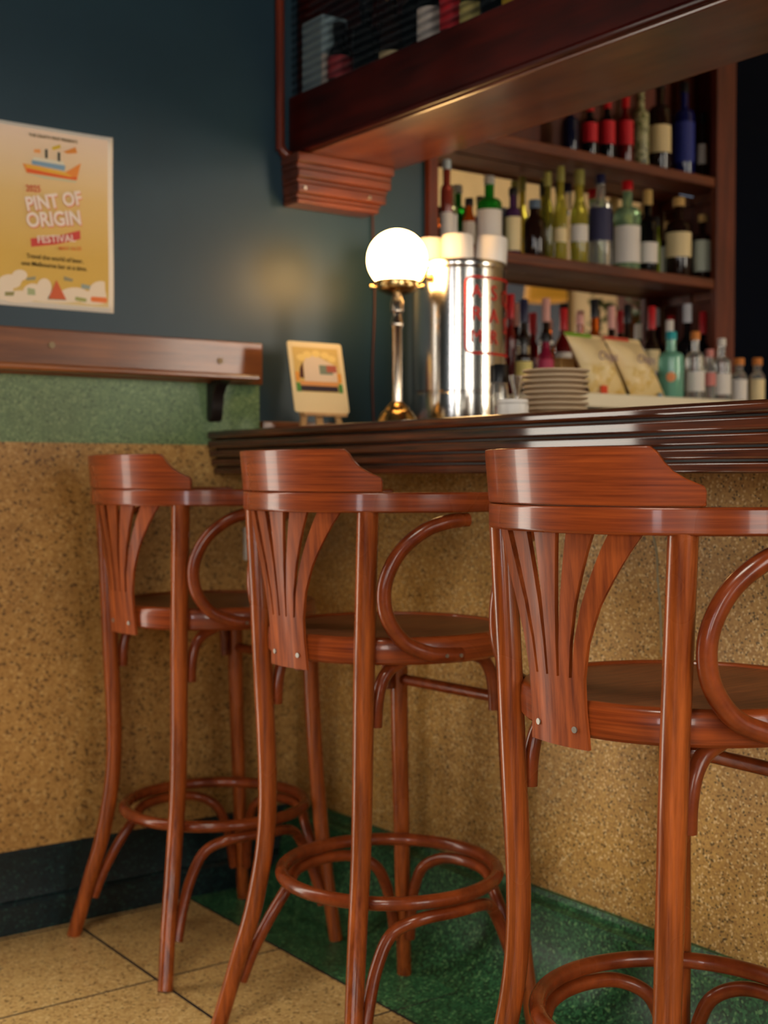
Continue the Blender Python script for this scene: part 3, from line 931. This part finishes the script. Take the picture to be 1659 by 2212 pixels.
for x, h, r, k, g_, c_, l_, ly, lb in C_:
    bottle(k, x, 2.95, 1.2505, h, r, g_, c_, l_, ly, lb, LOW)
FRT = 'bottles standing along the cream worktop'
D_ = [
    (2.434, 0.161, 0.0229, 'gin', 'brownblack', 'black', 'yellow2', (0.035, 0.095), 'small dark bottle with pale yellow label between urn and plates'),
    (2.516, 0.177, 0.0219, 'squat', 'magenta', 'black', 'magentalab', (0.03, 0.105), 'magenta liqueur bottle with pink label behind the plates'),
    (3.030, 0.214, 0.0377, 'gin', 'teal', 'tealcap', None, None, 'pale teal glass bottle with teal cap beside the crisp bags'),
    (3.139, 0.221, 0.0284, 'gin', 'clear', 'orangecork', 'white', (0.04, 0.10), 'tall clear bottle with orange cork right of the teal bottle'),
    (3.206, 0.171, 0.0186, 'squat', 'clear', 'pinklab', 'pinklab', (0.06, 0.10), 'narrow clear bottle with pink cap and pink label'),
    (3.262, 0.208, 0.0289, 'gin', 'clear', 'white', 'white', (0.035, 0.10), 'clear bottle with white cap in front of the right shelf post'),
    (3.347, 0.151, 0.0249, 'squat', 'clear', 'orangecork', 'white', (0.02, 0.085), 'small clear bottle with orange cork and white label against the dark wall'),
    (3.436, 0.156, 0.0237, 'squat', 'clear', 'orangecork', 'cream', (0.02, 0.09), 'small clear bottle with orange cork and cream label, rightmost on the worktop'),
]
for x, h, r, k, g_, c_, l_, ly, lb in D_:
    bt = bottle(k, x, 2.68, 1.2475, h, r, g_, c_, l_, ly, lb, FRT)
    if g_ == 'teal':
        a = math.atan2(-2.68, -x)
        secs = [[((r + q) * math.cos(a + u), (r + q) * math.sin(a + u), 0.078 + sg * math.sqrt(max(0.0, 0.0145 ** 2 - (u * r) ** 2)) + 0) for q, sg in ((0.0002, -1), (0.0010, -1), (0.0010, 1), (0.0002, 1))] for u in [(-0.0144 + 0.0288 * k_ / 16) / r for k_ in range(17)]]
        obj('sticker', MB().sections(secs), LABS['orange'], bt, 40)['label'] = 'round orange sticker'
OVG = 'bottles behind the ribbed glass of the overhead shelf'
E_ = [
    (2.737, 0.20, 0.030, 'squat', 'black', 'black', 'redwhite', (0.06, 0.115), 'black bottle with red and white label next to the pale blue box'),
    (2.621, 0.24, 0.034, 'wine', 'black', 'black', None, None, 'plain black bottle, second right of the pale blue box on the overhead shelf'),
    (2.516, 0.22, 0.030, 'gin', 'brownblack', 'corkcap', 'cream', (0.035, 0.07), 'dark bottle with low cream label in the overhead shelf'),
    (2.435, 0.25, 0.026, 'wine', 'black', 'navy', None, None, 'black bottle with navy neck foil left of the white labelled one overhead'),
    (2.369, 0.24, 0.030, 'gin', 'black', 'black', 'white', (0.05, 0.13), 'black bottle with large white label in the overhead shelf'),
    (2.290, 0.25, 0.028, 'wine', 'redglass', 'redcap', 'red', (0.06, 0.13), 'dark red bottle with red label in the overhead shelf'),
    (2.223, 0.22, 0.026, 'gin', 'olive', 'black', 'yellow2', (0.045, 0.10), 'olive bottle with yellow green label in the overhead shelf'),
    (2.153, 0.25, 0.028, 'wine', 'black', 'silver', None, None, 'black bottle with silver neck foil in the overhead shelf'),
    (2.080, 0.24, 0.028, 'gin', 'brownblack', 'corkcap', 'yellow', (0.05, 0.11), 'dark bottle with golden yellow label in the overhead shelf'),
]
for y, h, r, k, g_, c_, l_, ly, lb in E_:
    bottle(k, 1.862, y, 1.9605, h, r, g_, c_, l_, ly, lb, OVG)
ca = thing('plain_box', 'pale blue grey box added for a bluish reflection at the wall end of the overhead shelf', 'plain_box', (1.867, 2.815, 1.9605))  # box added where the glass pane shows a bluish reflection
obj('box', MB().box(-0.038, 0.04, -0.05, 0.048, 0, 0.23), mat('pale_blue_reflection', srgb(178, 206, 210), 0.4), ca, 0, 0.006)
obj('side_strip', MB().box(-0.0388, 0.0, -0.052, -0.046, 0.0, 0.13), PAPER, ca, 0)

# ================================================================== things on the bar
BT = 1.1425
LX, LY = 1.940, 2.600
lamp = thing('table_lamp', 'brass table lamp with lit opal glass globe on the bar', 'lamp', (LX, LY, BT))
obj('base', MB().lathe([(0, 0), (0.062, 0), (0.064, 0.005), (0.062, 0.014), (0.054, 0.018), (0.050, 0.028), (0.046, 0.034), (0.040, 0.046), (0.032, 0.050), (0.029, 0.058), (0.020, 0.064), (0.016, 0.071), (0, 0.072)], 40), BRASS, lamp, 40)
obj('stem', MB().lathe([(0, 0.066), (0.0125, 0.066), (0.0125, 0.252), (0.0155, 0.256), (0.0155, 0.268), (0.0125, 0.272), (0.0115, 0.288), (0.0165, 0.293), (0.0165, 0.318), (0.0125, 0.324), (0.012, 0.338), (0, 0.339)], 24), NICKEL, lamp, 40)
ga = obj('gallery', MB().lathe([(0, 0.333), (0.018, 0.333), (0.034, 0.339), (0.048, 0.345), (0.051, 0.349), (0.051, 0.363), (0.0535, 0.365), (0.0535, 0.368), (0.049, 0.368), (0.047, 0.353), (0, 0.350)], 40), BRASS, lamp, 40)
for k in range(6):
    a = 2 * PI * k / 6 + 0.4
    cx, cy = math.cos(a), math.sin(a)
    obj('thumb_screw', MB().tube([(0.050 * cx, 0.050 * cy, 0.354), (0.058 * cx, 0.058 * cy, 0.354), (0.0585 * cx, 0.0585 * cy, 0.354), (0.066 * cx, 0.066 * cy, 0.354)], [0.0022, 0.0022, 0.006, 0.006], 12), BRASS, ga, 40)
R = 0.0745
gp = [(0.046, 0.356)]
zc = 0.4205
for k in range(25):
    a = math.radians(-49 + 139 * k / 24)
    gp.append((R * math.cos(a) if k < 24 else 0, zc + R * math.sin(a)))
obj('globe', MB().lathe(gp, 48), GLOBE_M, lamp, 60)

# display card on a little easel
ez = thing('mini_easel', 'small pine easel standing on the bar against the wall', 'easel', (1.782, 2.70, BT))
def slat(x0, z0, y0, x1, z1, y1, wd=0.016, th=0.007):
    return MB().sections([[(x0 - wd / 2, y0, z0), (x0 + wd / 2, y0, z0), (x0 + wd / 2, y0 + th, z0), (x0 - wd / 2, y0 + th, z0)],
                          [(x1 - wd / 2, y1, z1), (x1 + wd / 2, y1, z1), (x1 + wd / 2, y1 + th, z1), (x1 - wd / 2, y1 + th, z1)]])
obj('leg', slat(-0.060, 0.0, -0.012, -0.012, 0.20, 0.032), PINE, ez, 0, 0.001)
obj('leg', slat(0.054, 0.0, -0.012, 0.012, 0.20, 0.032), PINE, ez, 0, 0.001)
obj('rear_leg', slat(0.0, 0.0, 0.085, 0.0, 0.19, 0.040, 0.018), PINE, ez, 0, 0.001)
obj('centre_post', slat(-0.003, 0.0, -0.004, -0.003, 0.20, 0.040, 0.019), PINE, ez, 0, 0.001)
obj('ledge', MB().box(-0.066, 0.062, -0.024, -0.001, 0.034, 0.042), PINE, ez, 0, 0.001)
cd = thing('display_card', 'cream card with a caravan picture resting on the small easel', 'card', (1.782, 2.6935, BT + 0.0428), 0, None, math.radians(-12.4))
CARDM = mat('cream_card', srgb(232, 208, 158), 0.6)
def rrect(w, h, r, n=5):
    p = []
    for cx, cy, a0 in ((w / 2 - r, h - r, 0), (-w / 2 + r, h - r, 90), (-w / 2 + r, r, 180), (w / 2 - r, r, 270)):
        for k in range(n + 1):
            a = math.radians(a0 + 90 * k / n)
            p.append((cx + r * math.cos(a), cy + r * math.sin(a)))
    return p
obj('sheet', MB().prism(rrect(0.160, 0.180, 0.007), lambda a, b, t: (a, t, b), 0, 0.003), CARDM, cd, 30)
PATCHES = [0]
def patch(parent, name, poly, col, d, rough=0.65):
    PATCHES[0] += 1
    d += 0.00003 * (PATCHES[0] % 40)
    m_ = bpy.data.materials.get('ink_%02x%02x%02x' % col) or mat('ink_%02x%02x%02x' % col, srgb(*col), rough)
    return obj(name, MB().prism(poly, lambda a, b, t: (a, t, b), -d - 0.0002, -d + 0.0001), m_, parent, 0)
def rect(x0, x1, z0, z1):
    return [(x0, z0), (x1, z0), (x1, z1), (x0, z1)]
pic = patch(cd, 'picture', rect(-0.068, 0.066, 0.052, 0.166), (214, 176, 98), 0.0003)
patch(pic, 'van', [(-0.042, 0.078), (0.058, 0.080), (0.058, 0.120), (0.03, 0.132), (0.0, 0.145), (-0.028, 0.143), (-0.04, 0.125)], (226, 200, 170), 0.0007)
patch(pic, 'van_shadow', [(-0.056, 0.088), (-0.043, 0.086), (-0.042, 0.128), (-0.052, 0.112)], (70, 20, 18), 0.0007)
patch(pic, 'van_window', rect(0.005, 0.044, 0.098, 0.122), (124, 134, 112), 0.0010)
patch(pic, 'awning', rect(0.026, 0.056, 0.104, 0.122), (176, 90, 66), 0.0012)
patch(pic, 'ground', rect(-0.056, 0.054, 0.054, 0.068), (44, 26, 40), 0.0007)
patch(pic, 'crowd', rect(-0.056, 0.058, 0.068, 0.079), (222, 150, 84), 0.0007)
for sx in (-1, 1):
    patch(pic, 'side_band', rect(sx * 0.062 - 0.006, sx * 0.062 + 0.006, 0.052, 0.074), (74, 134, 52), 0.0009)
    patch(pic, 'side_band', rect(sx * 0.062 - 0.006, sx * 0.062 + 0.006, 0.078, 0.102), (226, 150, 54), 0.0009)
for k in range(5):
    q = math.radians(150 - 30 * k)
    patch(pic, 'cloud', [(0.052 * math.cos(q) + 0.013 * math.cos(a), 0.128 + 0.022 * math.sin(q) + 0.009 * math.sin(a)) for a in [2 * PI * j / 12 for j in range(12)]], (238, 204, 120), 0.0005)

# steel urn with cups on top
UX, UY = 2.1746, 2.645
urn = thing('steel_urn', 'tall stainless steel urn with red lettering beside the lamp', 'urn', (UX, UY, BT))
UR = 0.1225
obj('body', MB().lathe([(0, 0.0), (UR * 0.985, 0.0), (UR, 0.004), (UR, 0.096), (UR * 0.990, 0.098), (UR * 0.990, 0.102), (UR, 0.104), (UR, 0.412), (0, 0.412)], 72), STEEL, urn, 30)
obj('rim', MB().lathe([(0, 0.412), (UR * 0.985, 0.412), (UR * 1.0, 0.416), (UR * 1.02, 0.425), (UR * 1.0, 0.434), (UR * 0.96, 0.4365), (0, 0.4365)], 72), STEEL, urn, 40)
cam_a = math.atan2(-UY, -UX)
def on_urn(th, z, d=0.0008):
    a = cam_a + math.radians(th)
    return ((UR + d) * math.cos(a), (UR + d) * math.sin(a), z)
fr = []
T0, T1, Z0, Z1, RC = 8.0, 100.0, 0.197, 0.388, 0.016
def corner(tc, zc_, a0):
    return [(tc + math.degrees(RC / UR) * math.cos(math.radians(a0 + 90 * k / 5)), zc_ + RC * math.sin(math.radians(a0 + 90 * k / 5))) for k in range(6)]
dt = math.degrees(RC / UR)
loop = corner(T1 - dt, Z1 - RC, 0)
loop += [(T1 - dt - (T1 - T0 - 2 * dt) * k / 12, Z1) for k in range(1, 12)]
loop += corner(T0 + dt, Z1 - RC, 90) + corner(T0 + dt, Z0 + RC, 180)
loop += [(T0 + dt + (T1 - T0 - 2 * dt) * k / 12, Z0) for k in range(1, 12)]
loop += corner(T1 - dt, Z0 + RC, 270)
obj('red_border', MB().tube([on_urn(t_, z_, 0.0005) for t_, z_ in loop], 0.0033, 6, True), RED_INK, urn, 60)
for body, th, z_, sz in (('A', 21, 0.350, 0.046), ('R', 21, 0.294, 0.050), ('M', 21, 0.238, 0.046), ('S', 46, 0.348, 0.054), ('A', 46, 0.290, 0.052), ('R', 46, 0.236, 0.050), ('Q', 72, 0.340, 0.058), ('S', 72, 0.270, 0.058)):
    p = on_urn(th, z_, 0.002)
    text('lettering', body, sz, RED_INK, urn, p, (PI / 2, 0, cam_a + math.radians(th) + PI / 2))
kd = Vector(on_urn(-40, 0.390, 0))
kn = Vector((kd.x, kd.y, 0)).normalized()
obj('knob', MB().tube([kd - kn * 0.002, kd + kn * 0.016, kd + kn * 0.0161, kd + kn * 0.030], [0.005, 0.005, 0.0125, 0.0125], 16), BRASS, urn, 40)
CUPP = [(0, 0.0), (0.034, 0.0), (0.0418, 0.0), (0.0425, 0.003), (0.0405, 0.062), (0.0385, 0.069), (0.032, 0.0715), (0, 0.0715)]
for (x, y, tilt, lb) in ((2.135, 2.709, 0, 'white upturned cup on the steel urn, partly behind the lamp globe'), (2.152, 2.624, 0, 'white upturned cup in the middle of the steel urn'), (2.240, 2.597, 0.10, 'white upturned cup tilted at the right edge of the steel urn')):
    c_ = obj('cup', MB().lathe(CUPP, 36), WHITE, None, 40, 0, 2, (x, y, BT + 0.4372))
    if tilt:
        c_.rotation_euler = (0.05, 0.06, 0)
        c_.location.z += 0.0005
    tag(c_, lb, 'cup', 'white cups on the steel urn')

# plates
PX, PY = 1.97, 2.069
words = ['lowest plate of the stoneware stack on the bar', 'second plate from the bottom of the stoneware stack', 'third plate from the bottom of the stoneware stack', 'fourth plate from the bottom of the stoneware stack', 'fifth plate from the bottom of the stoneware stack',
         'sixth plate from the bottom of the stoneware stack', 'fourth plate from the top of the stoneware stack', 'third plate from the top of the stoneware stack', 'second plate from the top of the stoneware stack', 'topmost plate of the stoneware stack on the bar']
pp = [(0, 0.0), (0.050, 0.0), (0.052, 0.0015), (0.066, 0.0045), (0.0715, 0.0062), (0.0722, 0.0085), (0.0712, 0.0102), (0.066, 0.0102), (0.052, 0.0085), (0, 0.008)]
first = None
for k in range(10):
    if first is None:
        first = obj('plate', MB().lathe(pp, 56), PLATE, None, 40); o = first
    else:
        o = first.copy(); C.objects.link(o)
    o.location = (PX + 0.0012 * math.sin(k * 2.3), PY + 0.0012 * math.cos(k * 3.1), BT + 0.0002 + k * 0.0117)
    tag(o, words[k], 'plate', 'stack of stoneware plates on the bar')
di = thing('lidded_pot', 'low round white pot on the bar in front of the plates', 'pot', (1.82, 2.037, BT))
obj('pot', MB().lathe([(0, 0), (0.031, 0), (0.0325, 0.003), (0.0325, 0.036), (0, 0.037)], 36), WHITE, di, 40)
obj('lid', MB().lathe([(0, 0.037), (0.0315, 0.037), (0.0325, 0.039), (0.0318, 0.0455), (0, 0.0465)], 36), WHITE, di, 40)
ja = thing('glass_jar', 'small clear jar with dark lid at the right edge of the urn', 'jar', (1.93, 2.2065, BT))
obj('jar', MB().lathe([(0, 0), (0.019, 0), (0.021, 0.003), (0.021, 0.085), (0.018, 0.095), (0, 0.095)], 28), GL['clear'], ja, 40)
obj('lid', MB().lathe([(0, 0.0955), (0.0205, 0.0955), (0.0205, 0.132), (0.018, 0.135), (0, 0.135)], 28), CAPS['black'], ja, 40)
tag(obj('jigger', MB().lathe([(0, 0), (0.019, 0), (0.0185, 0.004), (0.006, 0.058), (0.0055, 0.066), (0.007, 0.075), (0.016, 0.118), (0.0165, 0.121), (0.013, 0.119), (0, 0.085)], 28), STEEL, None, 40, 0, 2, (2.05, 2.282, BT)),
    'steel double jigger between the urn and the plates', 'jigger')
bx = thing('card_box', 'small tan box on the worktop behind the plates', 'box', (2.62, 2.72, 1.2475))
obj('plain_box', MB().box(-0.028, 0.028, -0.02, 0.02, 0, 0.105), mat('tan_card', srgb(196, 150, 86), 0.7), bx, 0, 0.002)
obj('lid', MB().box(-0.029, 0.029, -0.021, 0.021, 0.1055, 0.118), mat('tan_card_lid', srgb(184, 136, 74), 0.7), bx, 0, 0.002)

# crisp bags
def crisp_bag(label, x, y, lean, seal_col, accents):
    t = thing('crisp_bag', label, 'crisp bag', (x, y, 1.2475), 0.12, 'crisp bags leaning on the worktop')
    bag_m = mat('cream_bag_print', srgb(238, 206, 140), 0.38)
    nt, N, L, b = nodes(bag_m)
    v = coords(N, L)
    n1 = noise(N, L, v, 26, 2)
    r1 = ramp(N, [(0.45, srgb(236, 208, 146)), (0.58, srgb(212, 170, 74)), (0.66, srgb(240, 214, 150))])
    L.new(n1, r1.inputs[0])
    sx = N.new('ShaderNodeSeparateXYZ'); L.new(v, sx.inputs[0])
    lo = ramp(N, [(0.40, (1, 1, 1, 1)), (0.5, (0, 0, 0, 1))])
    mp = N.new('ShaderNodeMath'); mp.operation = 'MULTIPLY_ADD'; mp.inputs[1].default_value = 5.0; mp.inputs[2].default_value = 0.0
    L.new(sx.outputs[2], mp.inputs[0]); L.new(mp.outputs[0], lo.inputs[0])
    L.new(mixc(N, L, srgb(238, 210, 154), r1.outputs[0], lo.outputs[0]), b.inputs['Base Color'])
    Wd, Hh, nx, nz = 0.172, 0.178, 16, 20
    tl = math.tan(lean)
    def pt_(i, j, side):
        u, v_ = i / nx, j / nz
        th = 0.042 * (math.sin(PI * u) ** 0.62) * (math.sin(PI * min(1, max(0, (v_ - 0.03) / 0.92))) ** 0.55 if 0.03 < v_ < 0.95 else 0) + 0.0008
        th *= 1 + 0.10 * math.sin(9 * u + 7 * v_)
        wz = Wd * (1 - 0.10 * math.sin(PI * v_))
        return ((u - 0.5) * wz - tl * v_ * Hh, side * th + 0.045 * v_, v_ * Hh)
    mb = MB()
    for side in (-1, 1):
        vs = [pt_(i, j, side) for j in range(nz + 1) for i in range(nx + 1)]
        fs = [(j * (nx + 1) + i, j * (nx + 1) + i + 1, (j + 1) * (nx + 1) + i + 1, (j + 1) * (nx + 1) + i) for j in range(nz) for i in range(nx)]
        mb.add(vs, fs)
    bag = obj('bag', mb, bag_m, t, 180)
    sm = mat('seal_print', srgb(*seal_col), 0.4)
    zz0, zz1 = Hh * 0.955, Hh * 1.0
    secs = []
    for z_ in (zz0, zz1 + 0.002):
        v_ = z_ / Hh
        cx = -tl * z_; yy = 0.045 * v_
        dd = 0.004 if z_ == zz0 else 0.0015
        secs.append([(cx - 0.084, yy - dd, z_), (cx + 0.030, yy - dd, z_), (cx + 0.030, yy + dd, z_), (cx - 0.084, yy + dd, z_)])
    obj('top_seal', MB().sections(secs), sm, t, 0)
    text('lettering', 'Chips', 0.034, ink('violet_ink', 128, 96, 120), t, (-tl * 0.115 + 0.01, 0.045 * 0.64 - 0.0455, 0.115), (PI / 2, 0.0, 0), sx=1.1)
    for (ax, az, aw, col) in accents:
        patch_m = mat('accent_print', srgb(*col), 0.45)
        o_ = obj('accent', MB().box(ax - aw / 2, ax + aw / 2, -0.026 + 0.25 * az, -0.022 + 0.25 * az, az - aw / 2, az + aw / 2), patch_m, t, 0)
    return t
crisp_bag('cream crisp bag with green top seal, leaning left beside the plates', 2.690, 2.60, 0.36, (110, 158, 30), [(-0.055, 0.02, 0.026, (220, 66, 26))])
crisp_bag('cream crisp bag with red top seal, leaning beside the teal bottle', 2.862, 2.61, 0.42, (196, 70, 50), [(0.02, 0.012, 0.018, (110, 150, 176))])

# cable on the wall behind the lamp
cb = spline([(2.06, 2.872, 1.86), (2.062, 2.872, 1.7), (2.068, 2.872, 1.5), (2.06, 2.872, 1.3), (2.065, 2.872, 1.17)], 8)
tag(obj('wall_cable', MB().tube(cb, 0.003, 8), CABLE, None, 60), 'thin brown cable running down the wall behind the lamp', 'cable')

# ================================================================== poster
po = thing('poster', 'yellow festival poster with a ship on the teal wall above the ledge', 'poster', (1.162, WY, 1.413))
PM = mat('poster_print', srgb(206, 178, 92), 0.55)
nt, N, L, b = nodes(PM)
v = coords(N, L)
sx = N.new('ShaderNodeSeparateXYZ'); L.new(v, sx.inputs[0])
mp = N.new('ShaderNodeMath'); mp.operation = 'MULTIPLY'; mp.inputs[1].default_value = 1 / 0.41
L.new(sx.outputs[2], mp.inputs[0])
r1 = ramp(N, [(0.0, srgb(226, 206, 160)), (0.12, srgb(216, 174, 76)), (0.30, srgb(214, 172, 78)), (0.62, srgb(222, 186, 118)), (0.85, srgb(230, 202, 166)), (1.0, srgb(234, 208, 188))])
L.new(mp.outputs[0], r1.inputs[0]); L.new(r1.outputs[0], b.inputs['Base Color'])
PW, PH = 0.300, 0.411
def curl(x, z):
    return -0.0015 - 0.004 * max(0, (abs(x) - 0.09) / 0.06) ** 2 * (0.6 + 0.4 * math.sin(z * 17))
def sheet(x0, x1, z0, z1, d, n=24):
    mb = MB(); vs = []; nx, nz = n, 12
    for j in range(nz + 1):
        for i in range(nx + 1):
            x, z = x0 + (x1 - x0) * i / nx, z0 + (z1 - z0) * j / nz
            vs.append((x, curl(x, z) - d, z))
    fs = [(j * (nx + 1) + i, j * (nx + 1) + i + 1, (j + 1) * (nx + 1) + i + 1, (j + 1) * (nx + 1) + i) for j in range(nz) for i in range(nx)]
    return mb.add(vs, fs)
o = obj('paper', sheet(-PW / 2, PW / 2, 0, PH, 0), PAPER, po, 60)
sol = o.modifiers.new('thickness', 'SOLIDIFY'); sol.thickness = 0.0004
art = obj('print', sheet(-PW / 2 + 0.008, PW / 2 - 0.012, 0.012, PH - 0.008, 0.0008), PM, po, 60)
D1, D2 = 0.0026, 0.0040
def X(zx):
    return 1.04 + 0.268 * zx / 1075 - 1.162
def Z(zx, zy):
    top = 125 + (305 - 125) * zx / 1070.0
    bot = 1925 + (2015 - 1925) * zx / 1070.0
    return 0.411 * (1 - (zy - top) / (bot - top))
def pp_(name, pts, col, d=D1):
    return patch(po, name, [(X(a), Z(a, b_)) for a, b_ in pts], col, d)
ship = pp_('ship', [(215, 550), (300, 565), (620, 640), (775, 550), (730, 720), (250, 640)], (232, 140, 60))
for nm, pts, col, d in (('hull_stripe', [(250, 600), (735, 690), (730, 715), (255, 640)], (226, 96, 40), D2), ('hull_stripe', [(235, 560), (610, 640), (700, 690), (400, 630), (250, 590)], (230, 176, 60), D2),
                        ('deck', [(300, 520), (620, 575), (610, 625), (300, 560)], (128, 160, 184), D2), ('cabin', [(315, 490), (600, 535), (610, 572), (305, 520)], (222, 214, 190), D2),
                        ('funnel', [(425, 415), (450, 415), (450, 505), (425, 500)], (70, 70, 66), D2), ('funnel', [(545, 445), (570, 447), (570, 535), (545, 530)], (70, 70, 66), D2),
                        ('flag', [(320, 415), (380, 415), (380, 455), (320, 445)], (236, 160, 90), D2), ('smoke', [(490, 395), (570, 370), (575, 405), (500, 425)], (214, 180, 50), D2),
                        ('smoke', [(600, 440), (720, 395), (735, 455), (640, 460)], (222, 140, 60), D2), ('wake', [(250, 650), (730, 722), (720, 742), (420, 700)], (200, 196, 160), D2)):
    o = pp_(nm, pts, col, d); o.parent = ship
INK_R, INK_W, INK_P, INK_B, INK_O = ink('poster_red', 206, 84, 62), ink('poster_white', 240, 222, 208), ink('poster_coral', 222, 120, 90), ink('poster_brown', 92, 76, 26), ink('poster_orange', 226, 130, 60)
def ptext(body, zx, zy, size, m_, ang=0, sx=1.0, d=D2, bold=0.012):
    return text('lettering', body, size, m_, po, (X(zx), -d - 0.0016, Z(zx, zy)), (PI / 2, -math.radians(ang), 0), sx=sx, bold=bold)
for dx, dy, m_, d in ((7, 10, INK_P, D2), (0, 0, INK_W, D2 + 0.0005)):
    ptext('PINT OF', 505 + dx, 925 + dy, 0.043, m_, 13, 0.86, d, 0.03)
    ptext('ORIGIN', 505 + dx, 1100 + dy, 0.045, m_, 9, 0.86, d, 0.03)
ptext('2025', 310, 800, 0.021, INK_R, 4, 0.85)
ban = pp_('banner', [(285, 1280), (520, 1262), (760, 1205), (765, 1290), (520, 1340), (290, 1362)], (204, 70, 62))
ptext('FESTIVAL', 525, 1290, 0.023, INK_W, 8, 1.0, D2 + 0.0008)
ptext('MAY 16-25', 660, 1382, 0.012, INK_O, 5)
ptext('Travel the world of beer,', 515, 1480, 0.0145, INK_B, 0, 0.92)
ptext('one Melbourne bar at a time.', 510, 1552, 0.0145, INK_B, 0, 0.92)
ptext('THE CRAFTY PINT PRESENTS', 505, 312, 0.0095, INK_B, 0, 0.95)
def blob(cx, cz, rx_, rz_, n=18):
    return [(cx + rx_ * math.cos(2 * PI * k / n), cz + rz_ * math.sin(2 * PI * k / n)) for k in range(n)]
for cx, cy, rx_, ry in ((90, 1700, 110, 70), (180, 1640, 70, 55), (30, 1790, 90, 90), (300, 1800, 90, 80), (560, 1850, 300, 60), (410, 1760, 70, 90), (700, 1830, 140, 70), (960, 1790, 110, 90), (180, 1850, 170, 60), (900, 1860, 170, 70)):
    pp_('cloud', blob(cx, cy, rx_, ry), (236, 216, 190), D1)
for nm, pts, col in (('tent', [(525, 1690), (620, 1880), (445, 1870)], (208, 96, 56)), ('tent_band', [(488, 1780), (565, 1785), (600, 1850), (462, 1840)], (222, 170, 70)), ('tent_base', [(452, 1840), (610, 1855), (618, 1885), (440, 1875)], (46, 120, 84)),
                     ('tent_door', [(505, 1790), (545, 1790), (545, 1860), (505, 1858)], (52, 58, 74)), ('parasol', [(180, 1710), (260, 1730), (210, 1755)], (222, 180, 80)), ('pennant', [(240, 1665), (330, 1650), (325, 1685), (240, 1690)], (150, 146, 120)),
                     ('pennant', [(600, 1650), (690, 1680), (680, 1705), (600, 1690)], (150, 140, 110)), ('pennant', [(770, 1725), (860, 1745), (850, 1780), (770, 1770)], (150, 160, 150)), ('mark', [(250, 1760), (320, 1775), (325, 1835), (250, 1830)], (170, 176, 130)),
                     ('mark', [(40, 1800), (130, 1800), (120, 1840), (40, 1840)], (150, 140, 90)), ('mark', [(710, 1850), (820, 1870), (815, 1905), (705, 1885)], (160, 160, 90))):
    pp_(nm, pts, col, D2)
pill = pp_('badge', [(870, 1850), (1015, 1862), (1030, 1890), (1015, 1915), (870, 1900), (858, 1875)], (232, 122, 60), D2)

# ================================================================== the room seen in the back bar mirror
pe = thing('pendant_lamp', 'ochre drum pendant lamp seen in the back bar mirror', 'lamp', (6.42, -0.8, 2.27))
obj('shade', MB().lathe([(0.15, 0.0), (0.155, 0.0), (0.135, 0.20), (0.13, 0.20)], 40), mat('ochre_shade', srgb(196, 130, 24), 0.6, emit=(0.9, 0.42, 0.04, 1), es=0.25), pe, 40)
obj('cord', MB().tube([(0, 0, 0.2), (0, 0, ZC - 2.27)], 0.004, 8), BLACK_W, pe, 40)
obj('cross_bar', MB().box(-0.133, 0.133, -0.004, 0.004, 0.195, 0.2), BLACK_W, pe, 0)
struct('trim_4', MB().box(XR - 0.02, XR - 0.001, -2.6, -1.16, 0, 2.62), NAVY)
struct('trim_5', MB().box(XR - 0.05, XR - 0.001, -0.62, -0.42, 0, 2.62), SHELF_V)
pn = thing('potted_plant', 'green trailing plant in a pot seen in the back bar mirror', 'plant', (6.6, -0.20, 1.95))
obj('pot', MB().lathe([(0, 0), (0.07, 0), (0.10, 0.16), (0.09, 0.16), (0, 0.14)], 28), mat('terracotta', srgb(150, 84, 52), 0.7), pn, 40)
obj('cord', MB().tube([(0, 0, 0.14), (0, 0, ZC - 1.95)], 0.003, 8), BLACK_W, pn, 40)
mb = MB()
for k in range(90):
    a = random.uniform(0, 2 * PI); rr = random.uniform(0.05, 0.24); zz = random.uniform(-0.12, 0.42) - rr * 0.4
    c0 = Vector((rr * math.cos(a), rr * math.sin(a), 0.16 + zz * 0.8))
    d = Vector((math.cos(a + random.uniform(-1, 1)), math.sin(a + random.uniform(-1, 1)), random.uniform(-0.9, 0.4))).normalized()
    s = d.cross(Vector((random.random(), random.random(), 1))).normalized()
    l, wd = random.uniform(0.07, 0.11), random.uniform(0.025, 0.04)
    up_ = d.cross(s) * 0.006
    mb.add([c0, c0 + d * l * 0.4 + s * wd + up_, c0 + d * l, c0 + d * l * 0.4 - s * wd + up_, c0 + d * l * 0.5 - up_], [(0, 4, 1), (1, 4, 2), (2, 4, 3), (3, 4, 0)])
obj('leaves', mb, mat('leaf_green', srgb(60, 94, 30), 0.5), pn, 60)
